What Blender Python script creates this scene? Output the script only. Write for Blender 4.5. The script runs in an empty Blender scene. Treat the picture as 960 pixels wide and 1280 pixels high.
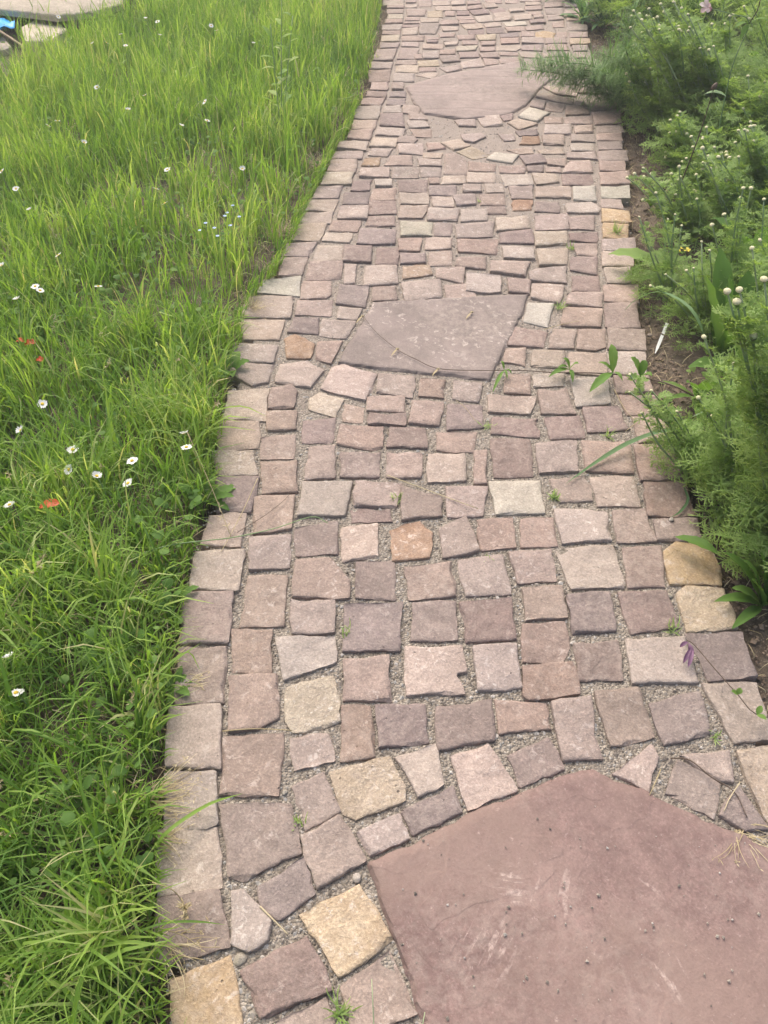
import bpy, math, random
import numpy as np
from mathutils import Vector, Matrix

# ------------------------------------------------------------------ camera, sky, sun, exposure
SC = bpy.context.scene
H_CAM, F_PX, PW, PH, PITCH = 1.4, 961.0, 960.0, 1280.0, math.radians(46.4)
cam_d = bpy.data.cameras.new('camera'); cam = bpy.data.objects.new('camera', cam_d)
SC.collection.objects.link(cam); SC.camera = cam
cam.location = (0, 0, H_CAM); cam.rotation_euler = (math.pi/2 - PITCH, 0, 0)
cam_d.sensor_fit = 'VERTICAL'; cam_d.sensor_height = 36.0; cam_d.sensor_width = 27.0
cam_d.lens = F_PX/PH*36.0; cam_d.clip_start = 0.02; cam_d.clip_end = 2000
SC.render.resolution_x, SC.render.resolution_y = 768, 1024

SUN_EL, SUN_AZ = math.radians(56), math.radians(-24)      # azimuth from +Y (view direction), negative = left
W = bpy.data.worlds.new('World'); SC.world = W; W.use_nodes = True
nt = W.node_tree; bgn = nt.nodes['Background']
sky = nt.nodes.new('ShaderNodeTexSky'); sky.sky_type = 'NISHITA'; sky.sun_disc = False
sky.sun_elevation = SUN_EL; sky.sun_rotation = SUN_AZ
sky.air_density = 1.0; sky.dust_density = 7.0; sky.ozone_density = 0.6
nt.links.new(sky.outputs[0], bgn.inputs[0]); bgn.inputs[1].default_value = 0.15
sl = bpy.data.lights.new('sun', 'SUN'); sl.energy = 1.3; sl.angle = math.radians(60); sl.color = (1, 0.96, 0.90)
sun = bpy.data.objects.new('sun', sl); SC.collection.objects.link(sun)
sdir = Vector((math.sin(SUN_AZ)*math.cos(SUN_EL), math.cos(SUN_AZ)*math.cos(SUN_EL), math.sin(SUN_EL)))
sun.rotation_euler = sdir.to_track_quat('Z', 'Y').to_euler(); sun.location = sdir*20
vs = SC.view_settings; vs.view_transform = 'Standard'; vs.look = 'None'; vs.gamma = 1; vs.use_curve_mapping = False
vs.exposure = 0.74
try:
    SC.cycles.max_bounces = 6; SC.cycles.transparent_max_bounces = 6
except Exception: pass

# ------------------------------------------------------------------ helpers
COL = SC.collection
rng = np.random.default_rng(7); R = random.Random(11)
CP, SP = math.cos(PITCH), math.sin(PITCH)
def ray(px, py):
    u, v = (px-PW/2)/F_PX, (py-PH/2)/F_PX
    return np.array((u, CP - v*SP, -SP - v*CP))
def gnd(px, py, z=0.0):                 # where the sight line through a photo pixel meets height z
    d = ray(px, py); t = (z-H_CAM)/d[2]
    return np.array((0, 0, H_CAM)) + d*t
def atY(px, py, Y):                     # ... or the upright plane at distance Y
    d = ray(px, py); t = Y/d[1]
    return np.array((0, 0, H_CAM)) + d*t
def srgb(r, g, b, k=1.0):
    f = lambda c: (c/255/12.92 if c/255 <= .04045 else ((c/255+.055)/1.055)**2.4)*k
    return (f(r), f(g), f(b), 1)

class MB:
    """collects faces with material index and one per-vertex number 'rnd'"""
    def __init__(s): s.v=[]; s.f=[]; s.r=[]; s.m=[]; s.n=0; s.flat=[]
    def add(s, verts, faces, rnd=0.0, mi=0):
        o = s.n; k = len(verts)
        s.v.extend(tuple(map(float, q)) for q in verts); s.f.extend(tuple(i+o for i in f) for f in faces)
        s.r.extend([float(rnd)]*k if np.isscalar(rnd) else [float(q) for q in rnd]); s.m.extend([mi]*len(faces)); s.n += k
    def ribbon(s, pts, wid, up=(0,0,1), rnd=0.0, mi=0, fold=0.0):
        pts = [Vector(p) for p in pts]; n = len(pts); up = Vector(up); vs_=[]; fs=[]
        for i, p in enumerate(pts):
            t = (pts[min(i+1,n-1)]-pts[max(i-1,0)])
            if t.length < 1e-9: t = Vector((0,0,1))
            t.normalize(); sd = t.cross(up)
            if sd.length < 1e-4: sd = t.cross(Vector((1,.2,0)))
            sd.normalize(); nn = sd.cross(t); w = wid[i]/2
            if fold: vs_ += [p-sd*w+nn*w*fold, p, p+sd*w+nn*w*fold]
            else: vs_ += [p-sd*w, p+sd*w]
        k = 3 if fold else 2
        for i in range(n-1):
            for j in range(k-1):
                a = i*k+j; fs.append((a, a+1, a+1+k, a+k))
        s.add(vs_, fs, rnd, mi)
    def tube(s, pts, rad, sides=5, rnd=0.0, mi=0):
        pts = [Vector(p) for p in pts]; n=len(pts); vs_=[]; fs=[]
        for i,p in enumerate(pts):
            t=(pts[min(i+1,n-1)]-pts[max(i-1,0)])
            if t.length < 1e-9: t = Vector((0,0,1))
            t.normalize()
            a=t.cross(Vector((.31,.2,.93)))
            if a.length<1e-3: a=t.cross(Vector((1,0,0)))
            a.normalize(); b=t.cross(a); r=rad[i] if hasattr(rad,'__len__') else rad
            for k in range(sides):
                th=2*math.pi*k/sides; vs_.append(p+a*math.cos(th)*r+b*math.sin(th)*r)
        for i in range(n-1):
            for k in range(sides):
                fs.append((i*sides+k, i*sides+(k+1)%sides, (i+1)*sides+(k+1)%sides, (i+1)*sides+k))
        fs.append(tuple(range(sides))[::-1]); fs.append(tuple((n-1)*sides+k for k in range(sides)))
        s.add(vs_, fs, rnd, mi)
    def blob(s, c, rx, ry=None, rz=None, seg=8, rings=5, rnd=0.0, mi=0, jit=0.0, axis=None):
        ry = rx if ry is None else ry; rz = rx if rz is None else rz; vs_=[]; fs=[]
        q = Vector((0,0,1)).rotation_difference(Vector(axis)) if axis is not None else None
        for i in range(rings+1):
            ph=math.pi*i/rings
            for k in range(seg):
                th=2*math.pi*k/seg; j=1+R.uniform(-jit,jit)
                w=Vector((rx*math.sin(ph)*math.cos(th)*j, ry*math.sin(ph)*math.sin(th)*j, rz*math.cos(ph)*j))
                if q: w = q @ w
                vs_.append(Vector(c)+w)
        for i in range(rings):
            for k in range(seg):
                fs.append((i*seg+k,(i+1)*seg+k,(i+1)*seg+(k+1)%seg,i*seg+(k+1)%seg))
        s.add(vs_, fs, rnd, mi)
    def leaf(s, pts, width, up=(0,0,1), rnd=0.0, mi=0, crease=.25, shape=.45, tooth=0.0, wave=0.0, blunt=0.0):
        """broad blade along pts: widest at 'shape', creased along the midrib, optional teeth and wavy edge"""
        n=len(pts); pts=[Vector(p) for p in pts]; up=Vector(up); vs_=[]; fs=[]
        for i,p in enumerate(pts):
            u=i/(n-1); w = (u/shape if u<shape else (1-u)/(1-shape)); w = math.sin(max(w,0)*math.pi/2)**.8
            if blunt and u>shape: w = max(w, math.sqrt(max(0,1-((u-shape)/(1-shape))**2))*blunt+ w*(1-blunt))
            w = max(w*width/2, width*.03)
            if tooth and i%2: w *= 1-tooth
            t=(pts[min(i+1,n-1)]-pts[max(i-1,0)]).normalized(); sd=t.cross(up)
            if sd.length<1e-4: sd=t.cross(Vector((1,.1,0)))
            sd.normalize(); nn=sd.cross(t)
            wv=wave*width*math.sin(i*2.1+rnd*9)
            vs_ += [p-sd*w+nn*(w*crease+wv), p-sd*w*.5+nn*(w*crease*.65+wv*.3), p, p+sd*w*.5+nn*(w*crease*.65-wv*.3), p+sd*w+nn*(w*crease-wv)]
        for i in range(n-1):
            for j in range(4):
                a=i*5+j; fs.append((a,a+1,a+6,a+5))
        s.add(vs_, fs, rnd, mi)
    def build(s, name, mats, parent=None, smooth=True, loc=(0,0,0)):
        me = bpy.data.meshes.new(name); lo=np.array(loc, float)
        vv = np.array(s.v, float).reshape(-1,3)-lo
        me.from_pydata(vv.tolist(), [], s.f)
        at = me.attributes.new('rnd','FLOAT','POINT'); at.data.foreach_set('value', np.array(s.r, np.float32))
        for m in (mats if isinstance(mats,(list,tuple)) else [mats]): me.materials.append(m)
        me.polygons.foreach_set('material_index', np.array(s.m, np.int32))
        if smooth: sm = np.ones(len(s.f), bool); sm[list(s.flat)] = False; me.polygons.foreach_set('use_smooth', sm)
        me.update(); return link(name, me, parent, loc)
def link(name, me, parent=None, loc=(0,0,0)):
    o = bpy.data.objects.new(name, me); COL.objects.link(o); o.location = tuple(float(q) for q in loc)
    if parent is not None: o.parent = parent
    return o
def empty(name, loc, label, cat, group=None):
    o = bpy.data.objects.new(name, None); COL.objects.link(o); o.location = tuple(float(q) for q in loc)
    o.empty_display_size = .02; return tag(o, label, cat, group)
def tag(o, label=None, cat=None, group=None, kind=None):
    for k, q in (('label',label),('category',cat),('group',group),('kind',kind)):
        if q: o[k] = q
    return o
def fast_mesh(name, verts, faces, rnd, mat):            # quads/tris from numpy, all faces the same size
    me = bpy.data.meshes.new(name); nv=len(verts); nf,k=faces.shape
    me.vertices.add(nv); me.vertices.foreach_set('co', verts.astype(np.float32).ravel())
    me.loops.add(nf*k); me.loops.foreach_set('vertex_index', faces.astype(np.int32).ravel())
    me.polygons.add(nf); me.polygons.foreach_set('loop_start', np.arange(0,nf*k,k,dtype=np.int32))
    me.polygons.foreach_set('use_smooth', np.ones(nf,bool))
    me.update(calc_edges=True)
    at=me.attributes.new('rnd','FLOAT','POINT'); at.data.foreach_set('value', rnd.astype(np.float32))
    me.materials.append(mat); return me
_perm = np.random.default_rng(3).random((256,256))
def vnoise(x, y, s):                                     # value noise, 0..1
    x=np.asarray(x)*s; y=np.asarray(y)*s; xi=np.floor(x).astype(int); yi=np.floor(y).astype(int)
    fx=x-xi; fy=y-yi; fx=fx*fx*(3-2*fx); fy=fy*fy*(3-2*fy); g=lambda a,b:_perm[a%256,b%256]
    return (g(xi,yi)*(1-fx)+g(xi+1,yi)*fx)*(1-fy)+(g(xi,yi+1)*(1-fx)+g(xi+1,yi+1)*fx)*fy

# ------------------------------------------------------------------ node helpers
def newmat(name):
    m=bpy.data.materials.new(name); m.use_nodes=True; t=m.node_tree
    b=t.nodes['Principled BSDF']; return m,t,b
def nd(t, typ, **kw):
    n=t.nodes.new(typ)
    for k,q in kw.items():
        if k.startswith('i_'): n.inputs[k[2:].replace('_',' ')].default_value=q
        else: setattr(n,k,q)
    return n
def ramp(t, fac, stops, interp='LINEAR'):
    n=t.nodes.new('ShaderNodeValToRGB'); n.color_ramp.interpolation=interp; e=n.color_ramp.elements
    while len(e)<len(stops): e.new(.5)
    for k,(p,c) in enumerate(stops): e[k].position=p; e[k].color=c if len(c)==4 else (*c,1)
    t.links.new(fac, n.inputs[0]); return n.outputs[0]
def mixc(t, fac, a, b, mode='MIX'):
    n=t.nodes.new('ShaderNodeMix'); n.data_type='RGBA'; n.blend_type=mode
    for s,q in ((0,fac),(6,a),(7,b)):
        if hasattr(q,'is_output'): t.links.new(q,n.inputs[s])
        else: n.inputs[s].default_value=q
    return n.outputs[2]
def math_(t, op, a, b=0.0, c=None, clamp=False):
    n=t.nodes.new('ShaderNodeMath'); n.operation=op; n.use_clamp=clamp
    for i,q in enumerate((a,b) if c is None else (a,b,c)):
        if hasattr(q,'is_output'): t.links.new(q,n.inputs[i])
        else: n.inputs[i].default_value=q
    return n.outputs[0]
def noise(t, vec, scale, detail=5, rough=.55, dist=0.0):
    n=t.nodes.new('ShaderNodeTexNoise'); n.inputs['Scale'].default_value=scale; n.inputs['Detail'].default_value=detail
    n.inputs['Roughness'].default_value=rough; n.inputs['Distortion'].default_value=dist
    if vec is not None: t.links.new(vec,n.inputs['Vector'])
    return n.outputs['Fac']
G=lambda v:(v,v,v,1)

def objvec(t, rotate=True):
    tc=t.nodes.new('ShaderNodeTexCoord'); oi=t.nodes.new('ShaderNodeObjectInfo')
    vr=t.nodes.new('ShaderNodeVectorRotate'); vr.rotation_type='Z_AXIS'
    t.links.new(tc.outputs['Object'],vr.inputs['Vector'])
    if rotate: t.links.new(math_(t,'MULTIPLY',oi.outputs['Random'],6.283),vr.inputs['Angle'])
    ad=t.nodes.new('ShaderNodeVectorMath'); ad.operation='ADD'
    cb=t.nodes.new('ShaderNodeCombineXYZ'); t.links.new(math_(t,'MULTIPLY',oi.outputs['Random'],53.0),cb.inputs[0]); t.links.new(math_(t,'MULTIPLY',oi.outputs['Random'],171.0),cb.inputs[1])
    t.links.new(vr.outputs[0],ad.inputs[0]); t.links.new(cb.outputs[0],ad.inputs[1])
    return ad.outputs[0], oi.outputs['Random'], tc.outputs['Object']

def stone_mat(name, base, vary=None, speck=.35, rough=.85, stripe=0.0, relief=1.0, lich=None, grain=1.0):
    """sandstone: cloudy patches, mineral grains, rubbed pale spots, pits; base colours linear"""
    m,t,b=newmat(name); vec,rnd,_=objvec(t); vary = vary or base
    d=lambda c,k:tuple(min(1,q*k) for q in c[:3])+(1,)
    big=noise(t,vec,8,4,.6,.3); mid=noise(t,vec,38,6,.65,.2); fine=noise(t,vec,210,3,.7)
    c=mixc(t,ramp(t,big,[(.36,G(0)),(.66,G(1))]),d(base,.86),d(vary,1.08))
    c=mixc(t,ramp(t,mid,[(.38,G(.55)),(.66,G(0))]),c,d(base,.66))
    c=mixc(t,ramp(t,fine,[(.36,G(.5*grain)),(.52,G(0))]),c,d(base,.55))
    c=mixc(t,ramp(t,fine,[(.56,G(0)),(.7,G(.5*grain))]),c,d(vary,1.45))
    # pale scuffed patches
    sc=math_(t,'MULTIPLY',ramp(t,noise(t,vec,60,5,.7,.6),[(.55,G(0)),(.62,G(1))]),ramp(t,noise(t,vec,13,2,.5),[(.42,G(0)),(.6,G(1))]))
    c=mixc(t,math_(t,'MULTIPLY',sc,speck),c,(.62,.53,.46,1))
    if lich:
        lc=math_(t,'MULTIPLY',ramp(t,noise(t,vec,30,6,.65,.5),[(.52,G(0)),(.6,G(1))]),.75); c=mixc(t,lc,c,lich)
    vo=nd(t,'ShaderNodeTexVoronoi',feature='F1'); vo.inputs['Scale'].default_value=48; t.links.new(vec,vo.inputs['Vector'])
    pit=math_(t,'MULTIPLY',ramp(t,vo.outputs['Distance'],[(.05,G(1)),(.13,G(0))]),ramp(t,noise(t,vec,17,2,.5),[(.5,G(0)),(.6,G(1))]))
    c=mixc(t,math_(t,'MULTIPLY',pit,.55*min(1,relief)**2),c,d(base,.3))
    # sandy dust trodden across the paving, over stones and joints alike
    ge=t.nodes.new('ShaderNodeNewGeometry'); ps=ge.outputs['Position']
    ds=math_(t,'MULTIPLY',ramp(t,noise(t,ps,2.6,3,.55),[(.40,G(.15)),(.62,G(1))]),ramp(t,noise(t,ps,45,6,.75,.3),[(.42,G(0)),(.64,G(.75))])); dust=ds
    hs=t.nodes.new('ShaderNodeHueSaturation')
    r2=math_(t,'FRACT',math_(t,'MULTIPLY',rnd,37.7)); r3=math_(t,'FRACT',math_(t,'MULTIPLY',rnd,91.3))
    t.links.new(math_(t,'MULTIPLY_ADD',rnd,.2,.90),hs.inputs['Value']); t.links.new(math_(t,'MULTIPLY_ADD',r2,.26,.68),hs.inputs['Saturation'])
    t.links.new(math_(t,'MULTIPLY_ADD',r3,.014,.495),hs.inputs['Hue'])
    t.links.new(c,hs.inputs['Color']); t.links.new(mixc(t,math_(t,'MULTIPLY',dust,.6),hs.outputs[0],(.40,.335,.285,1)),b.inputs['Base Color'])
    b.inputs['Roughness'].default_value=rough; b.inputs['Specular IOR Level'].default_value=.35
    hgt=math_(t,'ADD',math_(t,'ADD',math_(t,'MULTIPLY',mid,.75),math_(t,'MULTIPLY',fine,.3)),math_(t,'MULTIPLY',noise(t,vec,90,4,.6),.5))
    # cleft steps: the stone breaks in thin layers
    st=ramp(t,noise(t,vec,10,2,.45,.3),[(.40,G(0)),(.415,G(.3)),(.53,G(.3)),(.545,G(.75)),(.64,G(.75)),(.655,G(1))])
    hgt=math_(t,'ADD',hgt,math_(t,'MULTIPLY',st,.22)); hgt=math_(t,'SUBTRACT',hgt,math_(t,'MULTIPLY',pit,.35))
    if stripe:
        wv=nd(t,'ShaderNodeTexWave'); wv.inputs['Scale'].default_value=30; wv.inputs['Distortion'].default_value=3; wv.inputs['Detail'].default_value=4
        t.links.new(vec,wv.inputs['Vector']); hgt=math_(t,'ADD',hgt,math_(t,'MULTIPLY',wv.outputs['Fac'],stripe))
    bp=t.nodes.new('ShaderNodeBump'); bp.inputs['Strength'].default_value=.9*relief; bp.inputs['Distance'].default_value=.006
    t.links.new(hgt,bp.inputs['Height']); t.links.new(bp.outputs[0],b.inputs['Normal'])
    return m
SK=.74
def S_(r,g,b,q=.16):                              # pulls every stone colour a little toward the same pale pink
    a=srgb(r,g,b,SK); d=srgb(174,150,138,SK); return tuple(a[i]*(1-q)+d[i]*q for i in range(3))+(1,)
STONE={
 'p':stone_mat('sett_pink',S_(166,142,128),S_(182,157,141)),
 'm':stone_mat('sett_mauve',S_(143,121,113),S_(156,133,124),.25),
 'd':stone_mat('sett_brown_pink',S_(157,132,116),S_(168,143,126)),
 't':stone_mat('sett_tan',S_(183,162,143),S_(197,177,157)),
 'l':stone_mat('sett_light_pink',S_(182,160,146),S_(197,175,160),.5),
 'c':stone_mat('sett_cream',S_(190,166,134,.1),S_(206,185,155,.1),.5,relief=1.5),
 'g':stone_mat('sett_grey',S_(182,168,155),S_(192,179,166),.3),
 'y':stone_mat('sett_ochre',S_(196,158,104,.08),S_(208,180,136,.08),.5,relief=1.2),
 'o':stone_mat('sett_rust',S_(160,122,88,.12),S_(182,152,122,.12),.5),
 'w':stone_mat('sett_white',S_(203,191,170),S_(210,199,180),.3),
 'n':stone_mat('sett_greenish',S_(184,177,156),S_(192,184,162),.35),
}
def leafmat(name, stops, rough=.5, trans=.45, tint=(1.22,1.22,.58), vein=False, spec=.4):
    m,t,b=newmat(name); at=nd(t,'ShaderNodeAttribute',attribute_name='rnd')
    tc=t.nodes.new('ShaderNodeTexCoord'); nz=noise(t,tc.outputs['Object'],45,3)
    f=math_(t,'ADD',at.outputs['Fac'],math_(t,'MULTIPLY_ADD',nz,.24,-.12),clamp=True)
    c=ramp(t,f,stops); t.links.new(c,b.inputs['Base Color'])
    b.inputs['Roughness'].default_value=rough; b.inputs['Specular IOR Level'].default_value=spec
    tr=t.nodes.new('ShaderNodeBsdfTranslucent'); t.links.new(mixc(t,1.0,c,(*tint,1),'MULTIPLY'),tr.inputs['Color'])
    mx=t.nodes.new('ShaderNodeMixShader'); mx.inputs[0].default_value=trans
    t.links.new(b.outputs[0],mx.inputs[1]); t.links.new(tr.outputs[0],mx.inputs[2]); t.links.new(mx.outputs[0],t.nodes['Material Output'].inputs['Surface'])
    return m
def plain(name, col, rough=.7, k=30, var=.25, bump=.2, spec=.3):
    m,t,b=newmat(name); tc=t.nodes.new('ShaderNodeTexCoord'); nz=noise(t,tc.outputs['Object'],k,5,.6)
    d=lambda q:tuple(min(1,x*q) for x in col[:3])+(1,)
    t.links.new(ramp(t,nz,[(.3,d(1-var)),(.7,d(1+var))]),b.inputs['Base Color']); b.inputs['Roughness'].default_value=rough
    b.inputs['Specular IOR Level'].default_value=spec
    bp=t.nodes.new('ShaderNodeBump'); bp.inputs['Strength'].default_value=bump; bp.inputs['Distance'].default_value=.004
    t.links.new(nz,bp.inputs['Height']); t.links.new(bp.outputs[0],b.inputs['Normal']); return m
GR=lambda *s:[(p,(*c,1)) for p,c in s]
M_GRASS=leafmat('grass_blade',GR((0,(.10,.205,.045)),(.35,(.185,.32,.06)),(.7,(.30,.44,.095)),(.88,(.41,.50,.18)),(1,(.56,.51,.30))),.55,.5,spec=.3)
M_STRAW=leafmat('dry_grass',GR((0,(.30,.24,.13)),(.5,(.46,.38,.22)),(1,(.62,.54,.36))),.7,.3,(1,1,.9))
M_FERN=leafmat('feathery_leaf',GR((0,(.19,.285,.09)),(.5,(.30,.43,.15)),(1,(.42,.53,.24))),.6,.5,spec=.2)
M_DARKFERN=leafmat('needle_leaf',GR((0,(.10,.20,.07)),(.5,(.17,.29,.10)),(1,(.25,.37,.14))),.55,.35)
M_BROAD=leafmat('broad_leaf',GR((0,(.08,.165,.035)),(.5,(.14,.26,.06)),(1,(.24,.36,.11))),.6,.45,spec=.2)
M_GLAUC=leafmat('bluish_leaf',GR((0,(.08,.16,.075)),(.5,(.14,.24,.11)),(1,(.24,.34,.18))),.6,.4,(1.1,1.2,.7),spec=.2)
M_STEM=leafmat('green_stem',GR((0,(.12,.20,.07)),(.5,(.22,.32,.14)),(1,(.38,.44,.26))),.6,.1)
M_BSTEM=plain('brown_stem',(.10,.07,.05,1),.6)
M_BUD=plain('bud_cream',(.62,.58,.36,1),.7,120,.3,.5)
M_PETAL=leafmat('white_petal',GR((0,(.74,.74,.72)),(1,(.84,.84,.82))),.6,.3,(1,1,1))
M_DISC=plain('yellow_disc',(.72,.50,.06,1),.8,200,.3,.6)
M_YEL=leafmat('yellow_petal',GR((0,(.70,.55,.05)),(1,(.80,.66,.08))),.5,.3,(1,1,.6))
M_RED=leafmat('orange_petal',GR((0,(.58,.07,.02)),(1,(.72,.17,.05))),.45,.3,(1,.7,.5))
M_BLUE=leafmat('blue_petal',GR((0,(.34,.46,.78)),(1,(.50,.62,.88))),.5,.3,(1,1,1))
M_PURP=leafmat('purple_petal',GR((0,(.13,.06,.12)),(1,(.24,.13,.21))),.5,.3,(1,.8,1))
M_PINK=leafmat('pink_petal',GR((0,(.50,.20,.22)),(.6,(.62,.40,.38)),(1,(.80,.74,.66))),.5,.3,(1,.9,.9))
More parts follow.
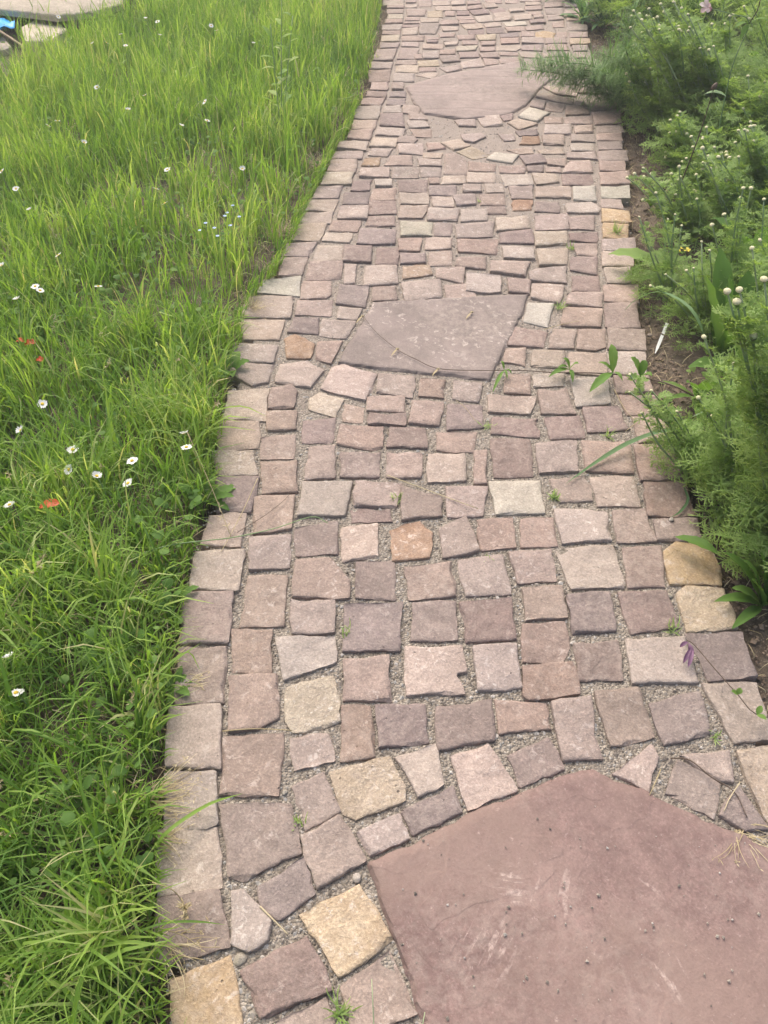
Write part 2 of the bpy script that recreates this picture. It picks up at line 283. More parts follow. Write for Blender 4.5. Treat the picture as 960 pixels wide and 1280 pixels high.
# ------------------------------------------------------------------ the paving, stone by stone
# corner points of every stone, in tiles of the photograph's pixel grid: (x0, y0, scale); first letter(s) = colour class, '#' = edging
TILES={'A':(180,1000,2.4),'C':(200,800,2.4),'D':(560,800,2.4),'E':(220,600,2.4),'F':(560,600,2.4),'G':(240,400,2.4),'H':(560,400,2.4),
 'I':(320,260,3.6923),'J':(560,260,3.6923),'K':(380,100,3.6923),'L':(560,100,3.6923),'M':(440,0,4.8),'N':(580,0,4.8)}
DATA={'A':'''
#t 40,95 215,85 230,257 105,278 45,290;#d 35,300 220,268 255,438 75,488 30,480;d 225,15 440,10 470,160 330,222 305,240 255,230
p 470,110 585,45 668,180 520,265;m 340,262 480,170 512,280 405,360 350,320;l 262,275 300,270 382,360 370,420 310,452 262,430
y 468,345 645,255 745,415 585,530;m 287,510 488,410 565,570 350,655;#y 80,540 258,470 290,680 285,760 110,780
p 590,560 735,452 818,640 745,665 660,720 625,690;p 390,672 545,592 590,720 440,800;l 640,95 765,40 795,115 680,165
p 380,820 430,800 470,960 330,960;d 620,740 740,690 840,700 860,900 660,900;t 110,800 300,780 310,980 120,1000''',
'C':'''
p 205,110 350,100 355,232 290,265 205,272;c 380,140 520,105 540,180 540,240 490,260 400,275 378,240;p 550,60 685,48 695,182 550,180
l 735,20 905,15 920,95 885,100 915,160 740,165;#t 30,205 180,195 180,385 20,375;p 190,290 370,278 355,465 180,462
l 390,290 505,280 525,360 405,388;d 545,195 632,200 645,350 540,362;m 648,195 795,190 805,305 658,320
c 510,395 690,350 735,440 735,480 590,535 550,520;p 395,440 490,395 545,510 435,570;t 705,350 830,308 850,430 775,468
m 722,510 880,435 905,515 760,585;#t 15,395 165,395 170,550 65,575 15,570''',
'D':'''
l 75,20 205,10 225,140 90,150;d 225,80 375,65 395,160 245,180 225,165;p 140,175 300,190 308,265 155,280
d 310,185 430,170 435,280 465,355 345,360 325,260;m 180,345 300,290 350,385 215,440;d 440,155 570,140 620,290 490,315
m 605,190 755,155 785,280 650,312;#t 765,130 925,130 975,295 860,305;#c 870,335 990,315 1040,550 960,550
l 495,400 610,312 632,350 605,455;p 655,460 690,360 815,430 800,535;p 700,345 845,330 858,425 815,420;m 815,525 870,435 965,565 890,570
l 10,350 120,312 210,450 60,510;m -35,200 130,175 140,300 50,310 -30,330;#d 1000,320 1090,315 1140,500 1060,540''',
'E':'''
#t 100,105 210,95 190,195 75,190;#t 60,215 205,210 185,330 45,325;#p 25,340 170,335 155,485 12,490;#d 8,505 150,500 140,665 -2,670
p 235,48 355,45 345,145 230,160;g 380,5 530,5 505,105 365,108;p 540,5 680,10 660,78 535,75;m 522,80 640,85 648,122 528,125
d 675,20 795,45 798,105 678,120;p 810,20 935,20 920,105 815,108;d 355,140 485,120 488,220 360,225;l 495,145 605,130 605,225 500,242
o 640,150 730,120 770,155 760,230 650,240;d 790,145 870,108 910,210 800,232;p 220,170 345,160 340,260 218,270
d 360,240 470,235 520,300 520,352 350,350;m 540,245 655,238 660,358 540,350;p 685,260 825,245 838,345 700,358
d 215,290 335,285 325,435 190,440;p 345,358 475,362 475,455 348,460;m 505,372 680,365 670,512 500,512;m 710,365 840,362 845,478 705,480
p 165,445 290,448 285,575 265,582 168,570;g 298,470 475,470 480,545 325,600''',
'F':'''
w 122,5 275,0 290,98 145,102;l 320,85 475,95 490,180 345,190;p 495,90 590,85 625,182 510,185;#d 620,120 745,115 760,180 630,180
p 85,115 195,110 205,200 100,210;p 220,115 315,110 330,195 220,200;p 183,215 310,205 325,300 210,308;t 325,200 495,190 530,320 370,325
d 525,200 640,195 650,318 540,320;#y 650,215 690,180 790,200 822,280 820,310 670,310;#c 690,340 715,318 830,325 868,440 720,450
p 225,325 340,320 357,410 235,418;m 355,345 485,335 505,450 375,458;m 510,335 655,330 695,440 550,460;d 225,430 350,422 365,495 345,540 225,542
m 378,490 510,480 525,598 390,600;g 535,475 715,468 752,605 555,608;#m 715,460 880,455 925,585 785,598
p 30,240 165,222 190,340 55,345;m 35,365 190,350 205,475 55,485''',
'G':'''
#l 125,65 255,75 240,130 110,122;#t 115,140 150,128 245,135 225,185 180,195 115,160;#t 110,215 230,205 220,300 95,292;#t 80,300 205,300 195,380 75,388
#c 60,392 180,390 195,460 75,462;#m 70,467 200,470 175,575 75,570;l 265,130 345,120 395,150 355,202 250,185;l 420,140 455,130 555,160 520,240 385,205
c 350,235 385,215 455,235 430,290 350,265;p 238,205 300,195 315,215 305,262 228,262;p 225,275 315,268 312,325 225,330;p 455,250 515,262 512,305 450,300
m 335,300 430,292 420,365 330,365;p 445,310 575,320 570,380 540,388 435,370;p 560,160 670,168 660,230 555,215;p 525,230 635,222 640,275 525,270
m 530,280 640,280 640,315 530,312;d 685,175 760,180 755,232 680,225;p 785,180 870,190 860,245 782,235;p 660,240 755,245 740,315 650,308
m 765,250 870,255 875,320 765,328;m 595,320 700,322 705,382 585,380;p 735,335 855,332 845,395 735,388;p 210,350 310,340 305,412 205,415
p 350,380 430,372 430,470 338,478;m 445,395 565,395 560,470 445,468;p 585,392 690,398 685,470 585,470;t 710,400 818,398 822,480 708,485
p 845,390 885,388 885,490 845,488;p 205,425 315,422 318,515 210,520''',
'H':'''
t 250,135 258,90 352,90 345,140;t 355,155 365,95 475,95 478,165;#t 485,97 590,97 592,160 490,162;p 175,165 245,160 250,222 170,215
l 120,225 265,230 245,280 122,275;t 255,165 350,160 345,195 258,200;g 368,175 478,172 490,248 385,258;p 270,210 355,205 385,280 280,280
#p 500,165 600,170 615,215 505,215;#d 515,225 625,225 640,280 540,282;m 290,290 395,285 412,350 310,355;m 405,262 510,258 545,325 420,335
#d 555,290 655,288 690,360 575,365;p 265,370 385,362 390,452 275,458;p 400,360 545,365 558,458 415,450;#d 560,375 680,370 705,475 580,480
p 305,475 415,465 435,540 335,545;l 425,470 555,465 578,558 450,555;#d 590,485 710,480 745,585 600,585;m 135,290 270,295 275,350 130,340
m 128,355 245,355 258,465 140,470''',
'I':'''
#n 205,312 200,402 5,388 40,332;#t -40,405 170,407 155,505 -68,498;#t -65,508 130,515 105,605 -60,600;m 175,500 290,505 285,580 145,570
p 305,510 460,520 415,598 295,585;o 130,600 180,580 270,625 250,690 140,690;p 285,615 400,610 345,715 275,690;#t 190,75 330,65 290,155 165,150
#p 145,160 280,158 245,220 125,215;#p 120,225 240,220 210,305 105,305;t 325,110 445,115 430,158 305,150;t 285,170 405,170 400,235 260,245
p 250,250 400,245 390,325 230,330;p 218,335 345,335 345,395 325,412 205,415;p 190,425 355,420 345,495 180,492;m 480,92 645,95 640,165 465,165
m 410,170 535,175 530,250 400,245;l 410,255 465,258 455,345 405,345;m 385,355 520,360 505,455 370,440;t 385,455 490,465 465,515 375,505
p 505,265 650,265 655,345 500,355;d 540,365 645,360 650,425 540,430;m 560,180 660,180 655,260 550,258;n 665,60 815,65 810,125 668,128
p 655,140 765,135 755,198 660,200;m 665,205 780,210 785,255 665,255;o 680,270 800,265 815,305 680,325;p 670,340 850,325 855,415 690,430
m 830,65 905,68 900,125 825,122;l 785,130 908,135 900,185 780,188;p 805,200 905,195 905,260 795,265;p 830,275 965,270 955,345 835,320
p 870,355 1020,345 1010,415 880,420;p 795,0 935,0 930,55 795,55''',
'J':'''
g 60,5 185,0 180,55 60,60;p 35,75 215,60 205,130 40,135;t 220,45 370,40 380,95 225,105;p 400,35 550,25 560,95 405,100;p 555,40 675,35 675,100 565,95
m 240,115 385,105 395,162 240,160;c 398,110 550,108 545,165 405,175;m 560,115 692,108 690,155 565,150;p 565,160 690,165 685,218 600,210
p 45,145 230,145 225,210 50,200;l 250,175 390,180 400,235 260,230;t 410,190 552,185 550,260 420,265;d 50,225 175,225 170,280 35,265
p 200,240 380,245 355,315 195,295;m 570,230 690,225 692,305 565,285;#p 715,145 860,140 865,200 720,195;#t 712,202 850,205 855,265 715,267
#t 722,275 840,270 860,345 735,345;#p 720,352 875,350 882,435 725,425;#d 725,440 870,435 888,548 730,545;#d 740,552 905,560 912,655 740,650
p 375,295 400,280 548,268 545,345 380,335;m 575,310 695,305 700,382 575,380;l 85,300 240,310 245,385 190,390 85,380;p 275,320 385,330 375,395 280,385
l 390,350 535,355 515,440 385,415;w 370,435 490,440 460,545 350,520;p 560,390 715,390 710,458 545,445;p 535,455 710,465 705,550 525,540
m 310,545 460,570 440,640 275,630;p 490,555 592,560 580,645 465,645;p 600,560 728,555 730,640 680,655 595,650;p 270,645 360,645 355,725 255,705''',
'K':'''
#p 275,85 375,82 350,118 265,112;#t 240,120 355,118 340,178 235,172;#t 230,180 335,182 325,225 220,225;#p 215,230 320,228 300,275 200,265
#t 170,280 295,282 285,325 155,312;#p 150,325 270,322 265,362 130,360;#t 125,368 245,365 235,425 110,418;#c 95,430 230,425 215,480 80,482
#p 65,485 180,485 155,545 40,545;#t 30,552 160,550 135,602 10,600;#t 0,608 135,605 120,660 -15,655;m 395,50 470,48 470,75 395,75
m 385,85 470,82 465,115 380,112;t 370,120 445,118 448,150 365,150;m 355,155 455,152 465,215 350,208;l 345,215 470,222 455,258 330,252
t 315,262 430,265 420,308 300,305;p 310,312 410,312 385,350 295,345;o 280,358 355,352 345,395 265,392;l 265,405 395,402 390,450 255,445
m 225,460 315,455 300,508 215,508;m 185,515 305,512 295,572 178,570;l 165,575 298,575 290,640 155,638;p 130,645 265,648 245,698 115,692
p 460,115 540,120 530,155 455,150;p 480,155 555,158 570,180 490,178;t 475,185 555,188 580,215 485,218;p 490,222 590,222 590,262 510,258
d 440,260 500,255 525,270 505,290 430,285;l 435,295 550,292 550,342 440,335;p 400,345 500,345 500,392 370,390;d 405,395 535,395 530,448 405,448
t 325,458 405,458 405,488 330,490;m 435,460 570,455 568,515 440,512;p 320,498 425,495 425,550 305,550;t 440,520 575,518 575,572 445,575
m 305,555 420,555 425,615 300,620;t 445,580 575,575 545,635 435,635;m 295,628 420,628 420,670 285,672;p 525,360 630,362 635,395 535,392
p 540,402 635,402 630,445 540,442;p 565,292 625,290 655,315 570,325;t 550,335 640,335 630,358 550,356;d 575,450 620,450 625,475 580,478
t 640,445 740,440 745,475 630,480;p 652,340 690,335 750,370 755,435 645,430;m 580,488 705,485 705,532 580,530;l 585,540 685,538 690,585 600,585
t 580,592 710,598 705,648 570,645;t 630,290 710,270 770,300 690,322;c 705,330 770,305 865,345 780,362''',
'L':'''
w 178,362 215,335 328,345 295,382;p 60,250 155,245 175,262 120,285 75,280;p 30,185 125,180 130,212 50,210;l 130,170 235,165 250,205 165,212
t 275,195 320,175 415,200 330,228;w 325,170 375,128 470,150 415,190;m 240,165 300,155 300,180 260,185;m 310,235 410,228 415,250 330,255
p 235,250 300,248 310,275 260,280;o 330,295 345,262 420,260 425,292;t 270,320 385,305 395,335 335,338;m 330,348 430,340 460,380 360,390
p 95,375 220,385 220,418 95,415;p 235,395 355,390 355,425 240,425;m 365,395 440,392 440,422 370,422;t 90,422 215,425 215,470 88,468
p 70,480 155,480 155,515 70,515;t 165,478 255,478 260,515 180,518;t 245,435 380,435 395,480 265,488;t 388,428 500,430 515,470 410,482
p 455,365 545,360 550,395 460,390;p 450,400 520,400 525,425 455,422;l 530,425 560,375 655,372 668,425;m 525,435 660,432 682,485 530,482
p 280,492 390,488 390,548 295,545;t 402,492 560,490 565,545 405,540;n 578,492 680,490 685,558 580,552;p 20,530 125,525 130,572 40,578
p 145,522 260,525 265,578 150,575;o 300,555 390,552 385,595 300,600;d 185,585 260,582 270,615 190,615;m 405,555 512,558 515,610 400,605
t 545,570 660,560 700,590 695,612 550,612;p 385,95 455,95 440,132 380,120;p 455,102 540,110 525,142 448,138;d 545,122 640,120 655,155 545,162
p 535,170 665,165 668,200 535,198;p 440,165 530,170 530,198 450,200;l 448,207 568,205 568,248 445,248;l 582,210 670,207 672,240 590,245
p 570,250 675,247 678,283 570,283;p 435,255 535,254 535,298 440,295;t 568,290 670,290 682,328 570,325;t 415,322 530,312 540,338 430,338
p 550,335 680,334 690,366 550,358;p 405,75 480,66 580,88 570,108 500,98;p 440,30 520,28 600,50 590,75 500,62;p 590,92 625,92 640,115 595,115
#d 665,147 795,142 800,200 680,203;#d 655,100 770,100 775,135 665,138;#p 685,210 800,207 812,240 692,240;#p 690,247 800,244 805,278 692,274
#p 695,287 800,283 802,320 700,320;#p 695,327 830,324 832,368 698,368;#p 700,374 812,374 815,418 705,417;#p 700,425 835,422 838,480 708,480
#n 708,490 835,486 840,542 712,540;#p 712,547 800,547 810,590 712,585;#y 712,593 835,605 845,655 712,652;#y 718,662 830,665 830,730 718,725''',
'M':'''
#t 190,0 312,0 310,22 190,25;#p 215,30 310,30 308,48 212,48;#p 210,54 308,53 305,75 212,78;#c 215,84 308,83 305,105 215,108
#p 205,114 302,114 300,135 200,138;#t 180,146 298,144 290,175 180,173;#p 185,181 290,181 288,204 182,202;#c 180,211 288,209 282,248 178,246
#p 172,254 285,257 272,285 170,285;#p 150,294 268,294 245,360 125,360;#p 115,370 245,373 235,410 110,410;#d 100,422 232,417 225,485 105,485
#p 120,493 215,492 210,538 110,535;#d 95,546 205,549 200,583 85,580;p 325,0 385,0 385,12 325,14;t 320,24 390,22 388,42 320,44
p 325,55 445,60 435,93 330,92;p 320,99 408,97 405,119 318,121;p 310,127 410,127 408,137 308,139;m 302,147 400,145 398,163 300,162
t 300,174 395,170 392,208 302,206;p 298,213 430,214 430,243 300,240;p 300,249 402,249 400,278 295,276;p 290,287 405,287 380,352 270,350
p 270,362 390,360 388,385 262,384;t 265,392 398,392 398,432 265,427;t 250,440 375,438 372,488 245,485;p 240,495 308,492 308,535 240,535
p 395,0 480,0 475,35 400,38;t 485,5 590,0 590,25 490,30;c 455,65 545,60 545,100 455,100;t 412,105 520,104 520,130 412,132
d 405,142 530,142 500,200 405,200;t 500,36 590,34 590,60 505,62;t 595,38 685,38 690,58 598,60;p 560,67 615,65 620,92 560,92
m 625,66 700,66 705,88 630,88;p 630,94 720,94 735,113 635,116;p 535,124 635,124 640,145 530,147;t 540,154 640,157 635,180 548,184
t 655,145 770,137 785,165 690,175;p 645,119 735,118 740,133 650,138;p 435,212 525,222 520,232 445,237;p 520,196 620,192 615,217 530,220
t 425,262 545,258 540,290 425,290;m 445,240 515,240 510,254 450,254;t 550,250 640,240 625,268 560,272;p 630,211 735,207 740,232 640,235
c 745,212 862,204 862,238 765,242;p 420,320 520,302 520,345 430,350;p 372,325 412,320 422,350 380,352;c 395,358 515,355 525,390 400,398
p 530,296 620,294 620,325 525,326;d 525,335 630,330 650,365 545,372;c 625,280 755,270 740,300 630,305;p 640,312 755,310 760,340 650,345
l 655,370 770,347 795,395 665,405;p 525,405 640,387 658,415 570,430;p 405,404 500,402 505,425 405,428;t 385,450 460,432 520,435 480,468
p 765,320 870,310 885,345 780,345;p 785,350 860,352 880,375 800,388;t 735,96 840,90 850,125 760,130;p 690,37 775,27 780,50 700,58
m 705,66 800,55 825,80 735,90;p 690,10 770,8 775,22 695,28;t 790,25 860,22 875,40 800,46;m 820,52 910,44 925,68 850,77
t 790,140 890,127 895,155 805,162;m 805,170 905,162 918,192 812,200;m 695,182 790,174 790,200 705,205;p 660,240 755,243 755,265 665,266
p 770,247 862,244 855,270 780,272;p 765,280 862,277 860,303 770,306;t 595,5 680,2 680,25 600,30;p 800,0 900,0 900,16 810,18''',
'N':'''
t 178,78 265,70 285,93 190,100;t 180,103 285,100 280,120 185,124;w 235,128 365,122 375,148 255,155;t 295,95 400,87 410,112 305,120
t 265,52 345,47 360,65 280,70;p 245,160 360,156 365,183 262,187;m 215,200 325,192 330,220 220,224;p 365,160 470,147 480,170 378,180
p 342,190 420,190 425,218 342,218;y 430,192 480,182 550,195 540,222 430,220;t 200,270 330,264 342,285 310,303 195,300;p 222,230 330,227 330,256 225,260
p 347,224 475,222 480,258 347,258;p 355,266 475,264 470,303 347,295;p 490,228 610,224 615,258 490,260;p 500,266 620,264 630,298 500,300
p 558,192 620,187 620,215 562,218;#p 632,197 740,194 740,222 640,224;#c 637,232 750,227 755,258 640,268;#p 652,273 740,273 740,303 660,305
t 335,312 460,312 455,343 345,340;p 470,312 620,309 620,333 480,338;p 210,352 300,342 355,347 345,370 225,378;p 215,314 322,314 328,330 218,330
#l 740,360 810,358 828,395 760,395;#p 665,313 730,313 740,343 668,345;t 370,12 465,8 468,26 372,28;p 248,0 330,0 325,15 252,17
p 362,36 470,32 470,55 372,58;p 385,66 460,66 460,84 392,88;p 418,92 480,88 475,106 422,110;m 392,120 480,112 490,135 402,140
p 530,132 600,122 600,158 535,162;#p 620,130 735,152 738,182 625,178;t 580,347 655,352 650,400 562,400;p 335,0 460,-8 462,6 338,8
p 500,90 600,84 598,116 505,120;#p 615,86 725,82 730,120 618,122;#p 610,50 715,46 722,76 612,78;p 490,50 595,46 598,78 495,80;p 480,10 590,6 594,38 484,42
#p 605,10 705,6 712,38 608,42;p 660,402 735,402 738,440 668,442;#d 745,402 830,402 840,440 752,440;#d 750,450 850,450 862,500 760,500;#d 757,508 872,508 888,560 765,560
t 560,410 650,408 655,440 570,442;p 600,450 738,450 745,500 610,500;p 640,508 745,510 752,556 660,556'''}
SLAB_NEAR=[(460,1077),(560,1031),(650,991),(690,974),(740,961),(790,981),(820,996),(895,1030),(985,1072),(1110,1132),(1130,1330),(1100,1560),(640,1570),(530,1280)]
SLAB_MID=[(466,377),(530,374),(582,371),(661,368),(640,420),(613,475),(520,465),(423,453),(445,412)]
SLAB_FAR=[(507,109),(560,93),(652,76),(691,98),(673,112),(658,131),(640,141),(582,150),(530,142),(516,126)]
LEFT=[(482,-40),(481,0),(480,40),(474,75),(464,95),(456,115),(443,140),(436,165),(422,180),(408,210),(395,235),(380,265),(366,300),(350,330),(326,360),(303,395),(301,425),(286,452),(280,490),(268,560),(268,610),(252,650),(238,690),(224,750),(219,810),(208,880),(203,960),(197,1030),(195,1100),(195,1200),(212,1300),(225,1440)]
RIGHT=[(715,-40),(729,0),(737,40),(755,80),(770,127),(778,160),(783,200),(786,240),(790,280),(794,325),(800,390),(808,440),(818,480),(832,520),(852,570),(874,640),(906,720),(924,770),(947,845),(968,920),(1010,1020),(1120,1130),(1200,1300),(1250,1440)]
# ------------------------------------------------------------------ ground
def inpoly(px, py, poly):
    r=np.zeros(px.shape,bool); n=len(poly)
    for i in range(n):
        x1,y1=poly[i][:2]; x2,y2=poly[(i+1)%n][:2]
        if y1==y2: continue
        c=((y1>py)!=(y2>py))&(px<(x2-x1)*(py-y1)/(y2-y1)+x1); r^=c
    return r
LW=np.array([gnd(*p) for p in LEFT]); RW=np.array([gnd(*p) for p in RIGHT])
def xl(Y): return np.interp(Y, LW[::-1,1], LW[::-1,0])
def xr(Y): return np.interp(Y, RW[::-1,1], RW[::-1,0])

m,t,b=newmat('soil'); tc=t.nodes.new('ShaderNodeTexCoord'); v=tc.outputs['Object']
n1=noise(t,v,3,5,.6); n2=noise(t,v,40,6,.7); n3=noise(t,v,220,3,.7)
c=mixc(t,ramp(t,n1,[(.35,G(0)),(.65,G(1))]),(.125,.10,.075,1),(.20,.165,.13,1))
c=mixc(t,ramp(t,n2,[(.35,G(.7)),(.6,G(0))]),c,(.07,.05,.036,1)); c=mixc(t,ramp(t,n3,[(.58,G(0)),(.7,G(.6))]),c,(.36,.30,.24,1))
t.links.new(c,b.inputs['Base Color']); b.inputs['Roughness'].default_value=.95; b.inputs['Specular IOR Level'].default_value=.1
bp=t.nodes.new('ShaderNodeBump'); bp.inputs['Strength'].default_value=1; bp.inputs['Distance'].default_value=.012
t.links.new(math_(t,'ADD',n2,math_(t,'MULTIPLY',n3,.3)),bp.inputs['Height']); t.links.new(bp.outputs[0],b.inputs['Normal']); M_SOIL=m
# gently uneven near the path, then a plain sheet to the horizon
xs=np.concatenate([[-300,-60,-15],np.arange(-5,5.01,.08),[15,60,300]]); ys=np.concatenate([[-300,-40,-6],np.arange(-1,9.01,.08),[20,80,400]])
X,Y=np.meshgrid(xs,ys); Z=-.03+.014*(vnoise(X+50,Y+50,4)-.5)+.01*(vnoise(X+50,Y+50,11)-.5)
inp=(X>xl(Y)-.1)&(X<xr(Y)+.06); Z=np.where(inp,-.034,Z)
nx,ny=len(xs),len(ys); idx=np.arange(nx*ny).reshape(ny,nx)
F=np.stack([idx[:-1,:-1],idx[:-1,1:],idx[1:,1:],idx[1:,:-1]],-1).reshape(-1,4)
tag(link('ground',fast_mesh('ground',np.stack([X.ravel(),Y.ravel(),Z.ravel()],1),F,np.zeros(nx*ny),M_SOIL)),kind='structure')

# ------------------------------------------------------------------ path bed of stone grit
m,t,b=newmat('joint_grit'); tc=t.nodes.new('ShaderNodeTexCoord'); v=tc.outputs['Object']
n1=noise(t,v,9,4,.6); vo=nd(t,'ShaderNodeTexVoronoi'); vo.inputs['Scale'].default_value=190; t.links.new(v,vo.inputs['Vector']); n3=noise(t,v,330,2,.6)
c=mixc(t,n1,(.215,.185,.152,1),(.30,.265,.22,1)); sp=t.nodes.new('ShaderNodeSeparateColor'); t.links.new(vo.outputs['Color'],sp.inputs[0])
c=mixc(t,ramp(t,sp.outputs[0],[(.2,G(.5)),(.5,G(0))]),c,(.10,.085,.065,1)); c=mixc(t,ramp(t,sp.outputs[1],[(.6,G(0)),(.9,G(.6))]),c,(.48,.43,.36,1))
# loose pale sand swept over the grit, most of it on the far stretch
sx=t.nodes.new('ShaderNodeSeparateXYZ'); t.links.new(v,sx.inputs[0])
fy=math_(t,'ADD',math_(t,'MULTIPLY_ADD',sx.outputs[1],.42,-.55),math_(t,'MULTIPLY_ADD',noise(t,v,12,4,.65),1.2,-.6),clamp=True)
c=mixc(t,math_(t,'MULTIPLY',fy,.8),c,(.37,.31,.265,1))
t.links.new(c,b.inputs['Base Color']); b.inputs['Roughness'].default_value=.95; b.inputs['Specular IOR Level'].default_value=.15
bp=t.nodes.new('ShaderNodeBump'); bp.inputs['Strength'].default_value=1; bp.inputs['Distance'].default_value=.006
t.links.new(math_(t,'ADD',math_(t,'MULTIPLY',vo.outputs['Distance'],-1.0),math_(t,'MULTIPLY',n3,.4)),bp.inputs['Height']); t.links.new(bp.outputs[0],b.inputs['Normal']); M_GRIT=m
ys=np.arange(-.15,9.0,.035); nu=41; us=np.linspace(0,1,nu); V=[]
for y in ys:
    a,bb=float(xl(y))+.012,float(xr(y))-.012
    V.append(np.stack([a+(bb-a)*us,np.full(nu,y),np.interp(y,[.9,2.2],[-.0080,-.0068])+.003*(vnoise(a+(bb-a)*us+9,np.full(nu,y)+9,14)-.5)],1))
V=np.concatenate(V); V[:,2]-=np.where((np.arange(len(V))%nu==0)|(np.arange(len(V))%nu==nu-1),.06,0)
idx=np.arange(len(V)).reshape(-1,nu); F=np.stack([idx[:-1,:-1],idx[:-1,1:],idx[1:,1:],idx[1:,:-1]],-1).reshape(-1,4)
PATH=tag(link('path',fast_mesh('path',V,F,np.zeros(len(V)),M_GRIT)),kind='structure')

# ------------------------------------------------------------------ stones
STONES=[]                                       # (edging?, class, world outline, pixel area)
for k,txt in DATA.items():
    ox,oy,s=TILES[k]
    for it in txt.replace('\n',';').split(';'):
        it=it.strip()
        if not it: continue
        q=it.split(); e=q[0][0]=='#'; cl=q[0].lstrip('#')
        pp=[(ox+float(a.split(',')[0])/s, oy+float(a.split(',')[1])/s) for a in q[1:]]
        ar=abs(sum(pp[i][0]*pp[(i+1)%len(pp)][1]-pp[(i+1)%len(pp)][0]*pp[i][1] for i in range(len(pp))))/2
        STONES.append((e,cl,[gnd(*p)[:2] for p in pp],ar))
def outline(poly, step, jit, rr, grow=.0025):
    P=[np.array(p[:2]) for p in poly]; n=len(P); out=[]; c0=np.mean(P,0); P=[p+(p-c0)/np.linalg.norm(p-c0)*grow for p in P]
    a=sum(P[i][0]*P[(i+1)%n][1]-P[(i+1)%n][0]*P[i][1] for i in range(n))
    if a<0: P=P[::-1]
    for i in range(n):                           # worn corners: cut each a little
        p,pr,nx_=P[i],P[i-1],P[(i+1)%n]
        la,lb=np.linalg.norm(pr-p),np.linalg.norm(nx_-p); cut=lambda l: min(.3,rr.uniform(.001,.006)/l)
        A=p+(pr-p)*cut(la); B=p+(nx_-p)*cut(lb); out+= [A,(A+B)*.25+p*.5,B]
    n=len(out); res=[]
    for i in range(n):
        A,B=out[i],out[(i+1)%n]; l=np.linalg.norm(B-A); k=max(1,int(l/step)); nr=np.array((B-A)[::-1])*np.array((1,-1))/max(l,1e-6)
        bow=rr.uniform(-.6,.6)*jit*3; ph=rr.uniform(0,6); fq=rr.uniform(1.5,3.5)*math.pi
        for j in range(k):
            u=j/k; res.append(A+(B-A)*u+nr*(bow*math.sin(math.pi*u)+jit*1.1*math.sin(ph+fq*u)*math.sin(math.pi*u)+rr.uniform(-jit,jit)*(1 if j else .4)))
    return np.array(res)
def stone_geo(mb, poly, step, rr, mi=0, grow=.0025, dz=None, tilt=None, jit=.0015, rel=.0026, org=(0,0,0), chips=1.0):
    o=outline(poly,step,jit,rr,grow); n=len(o); c=o.mean(0); dz=rr.uniform(-.0025,.0035) if dz is None else dz
    tx,ty=(rr.gauss(0,.018),rr.gauss(0,.018)) if tilt is None else tilt
    d=c-o; L=np.linalg.norm(d,axis=1)[:,None]; d=d/np.maximum(L,1e-6); L=L[:,0]
    ins=np.full(n,.0006)+np.array([rr.uniform(0,.0018) for _ in range(n)]); low=np.full(n,-.0014)+np.array([rr.uniform(-.003,.001) for _ in range(n)])
    for _ in range(int(rr.choice((0,1,1,2))*chips)):           # spalled edge
        s0=rr.randrange(n); w=rr.randint(2,max(2,n//7))
        for j in range(w):
            k=(s0+j)%n; ins[k]+=rr.uniform(.003,.010)*math.sin(math.pi*(j+.5)/w); low[k]-=rr.uniform(.002,.006)
    ph=rr.uniform(0,50); sp=[]
    for _ in range(rr.choice((0,0,1,1,2))): a=rr.uniform(0,6.283); sp.append((math.cos(a),math.sin(a),rr.uniform(-.02,.04),rr.uniform(.001,.0024)))
    def nz(q):                                            # cloven top: soft waves and a layer or two broken away
        z=(vnoise(q[:,0]+ph+60,q[:,1]+60,22)-.5)*2*rel
        for (u,v,off,dp) in sp: z=z-dp/(1+np.exp(-((q[:,0]-c[0])*u+(q[:,1]-c[1])*v-off-.012*(vnoise(q[:,0]+ph,q[:,1]+ph,40)-.5))/.0012))
        return z
    rings=[]
    def rg(xy,z): rings.append(np.column_stack([xy,z+dz+tx*(xy[:,0]-c[0])+ty*(xy[:,1]-c[1])]))
    rg(o-d*.002,np.full(n,-.045)); rg(o,low); r2=o+d*ins[:,None]; rg(r2,-.0006+nz(r2)*.6)
    for f in ((.30,.55,.8) if step>.018 else (.1,.22,.34,.46,.58,.70,.82,.92)): r3=r2+(c-r2)*f; rg(r3,nz(r3))
    V=np.concatenate(rings); cz=np.array([[c[0],c[1],nz(c[None])[0]+dz]]); V=np.concatenate([V,cz])
    fs=[]
    for r in range(len(rings)-1):
        for i in range(n): j=(i+1)%n; fs.append((r*n+i,r*n+j,(r+1)*n+j,(r+1)*n+i))
    k=(len(rings)-1)*n; fs+=[(k+i,k+(i+1)%n,len(V)-1) for i in range(n)]
    k0=len(mb.f); mb.add(V-np.array(org),fs,0,mi); mb.flat+=range(k0,k0+2*n); return c
rs=random.Random(5)
setts=sorted([s for s in STONES if not s[0]],key=lambda s:-s[3]); edg=[s for s in STONES if s[0]]
def put_stone(name,s):
    c=np.mean(s[2],0); dist=math.hypot(c[0],c[1]+.6); mb=MB()
    stone_geo(mb,s[2],.010+.004*dist,rs,grow=.0045 if s[0] else .0025)
    ob=mb.build(name,STONE[s[1]],PATH,True); 
    lo=np.array((c[0],c[1],0)); me=ob.data; co=np.array(mb.v)-lo; me.vertices.foreach_set('co',co.ravel()); ob.location=lo; me.update()
for s in setts[:300]: put_stone('sett',s)
for s in edg: put_stone('edging_stone',s)
keys=list(STONE); mb=MB()
for s in setts[300:]: stone_geo(mb,s[2],.035,rs,keys.index(s[1]))
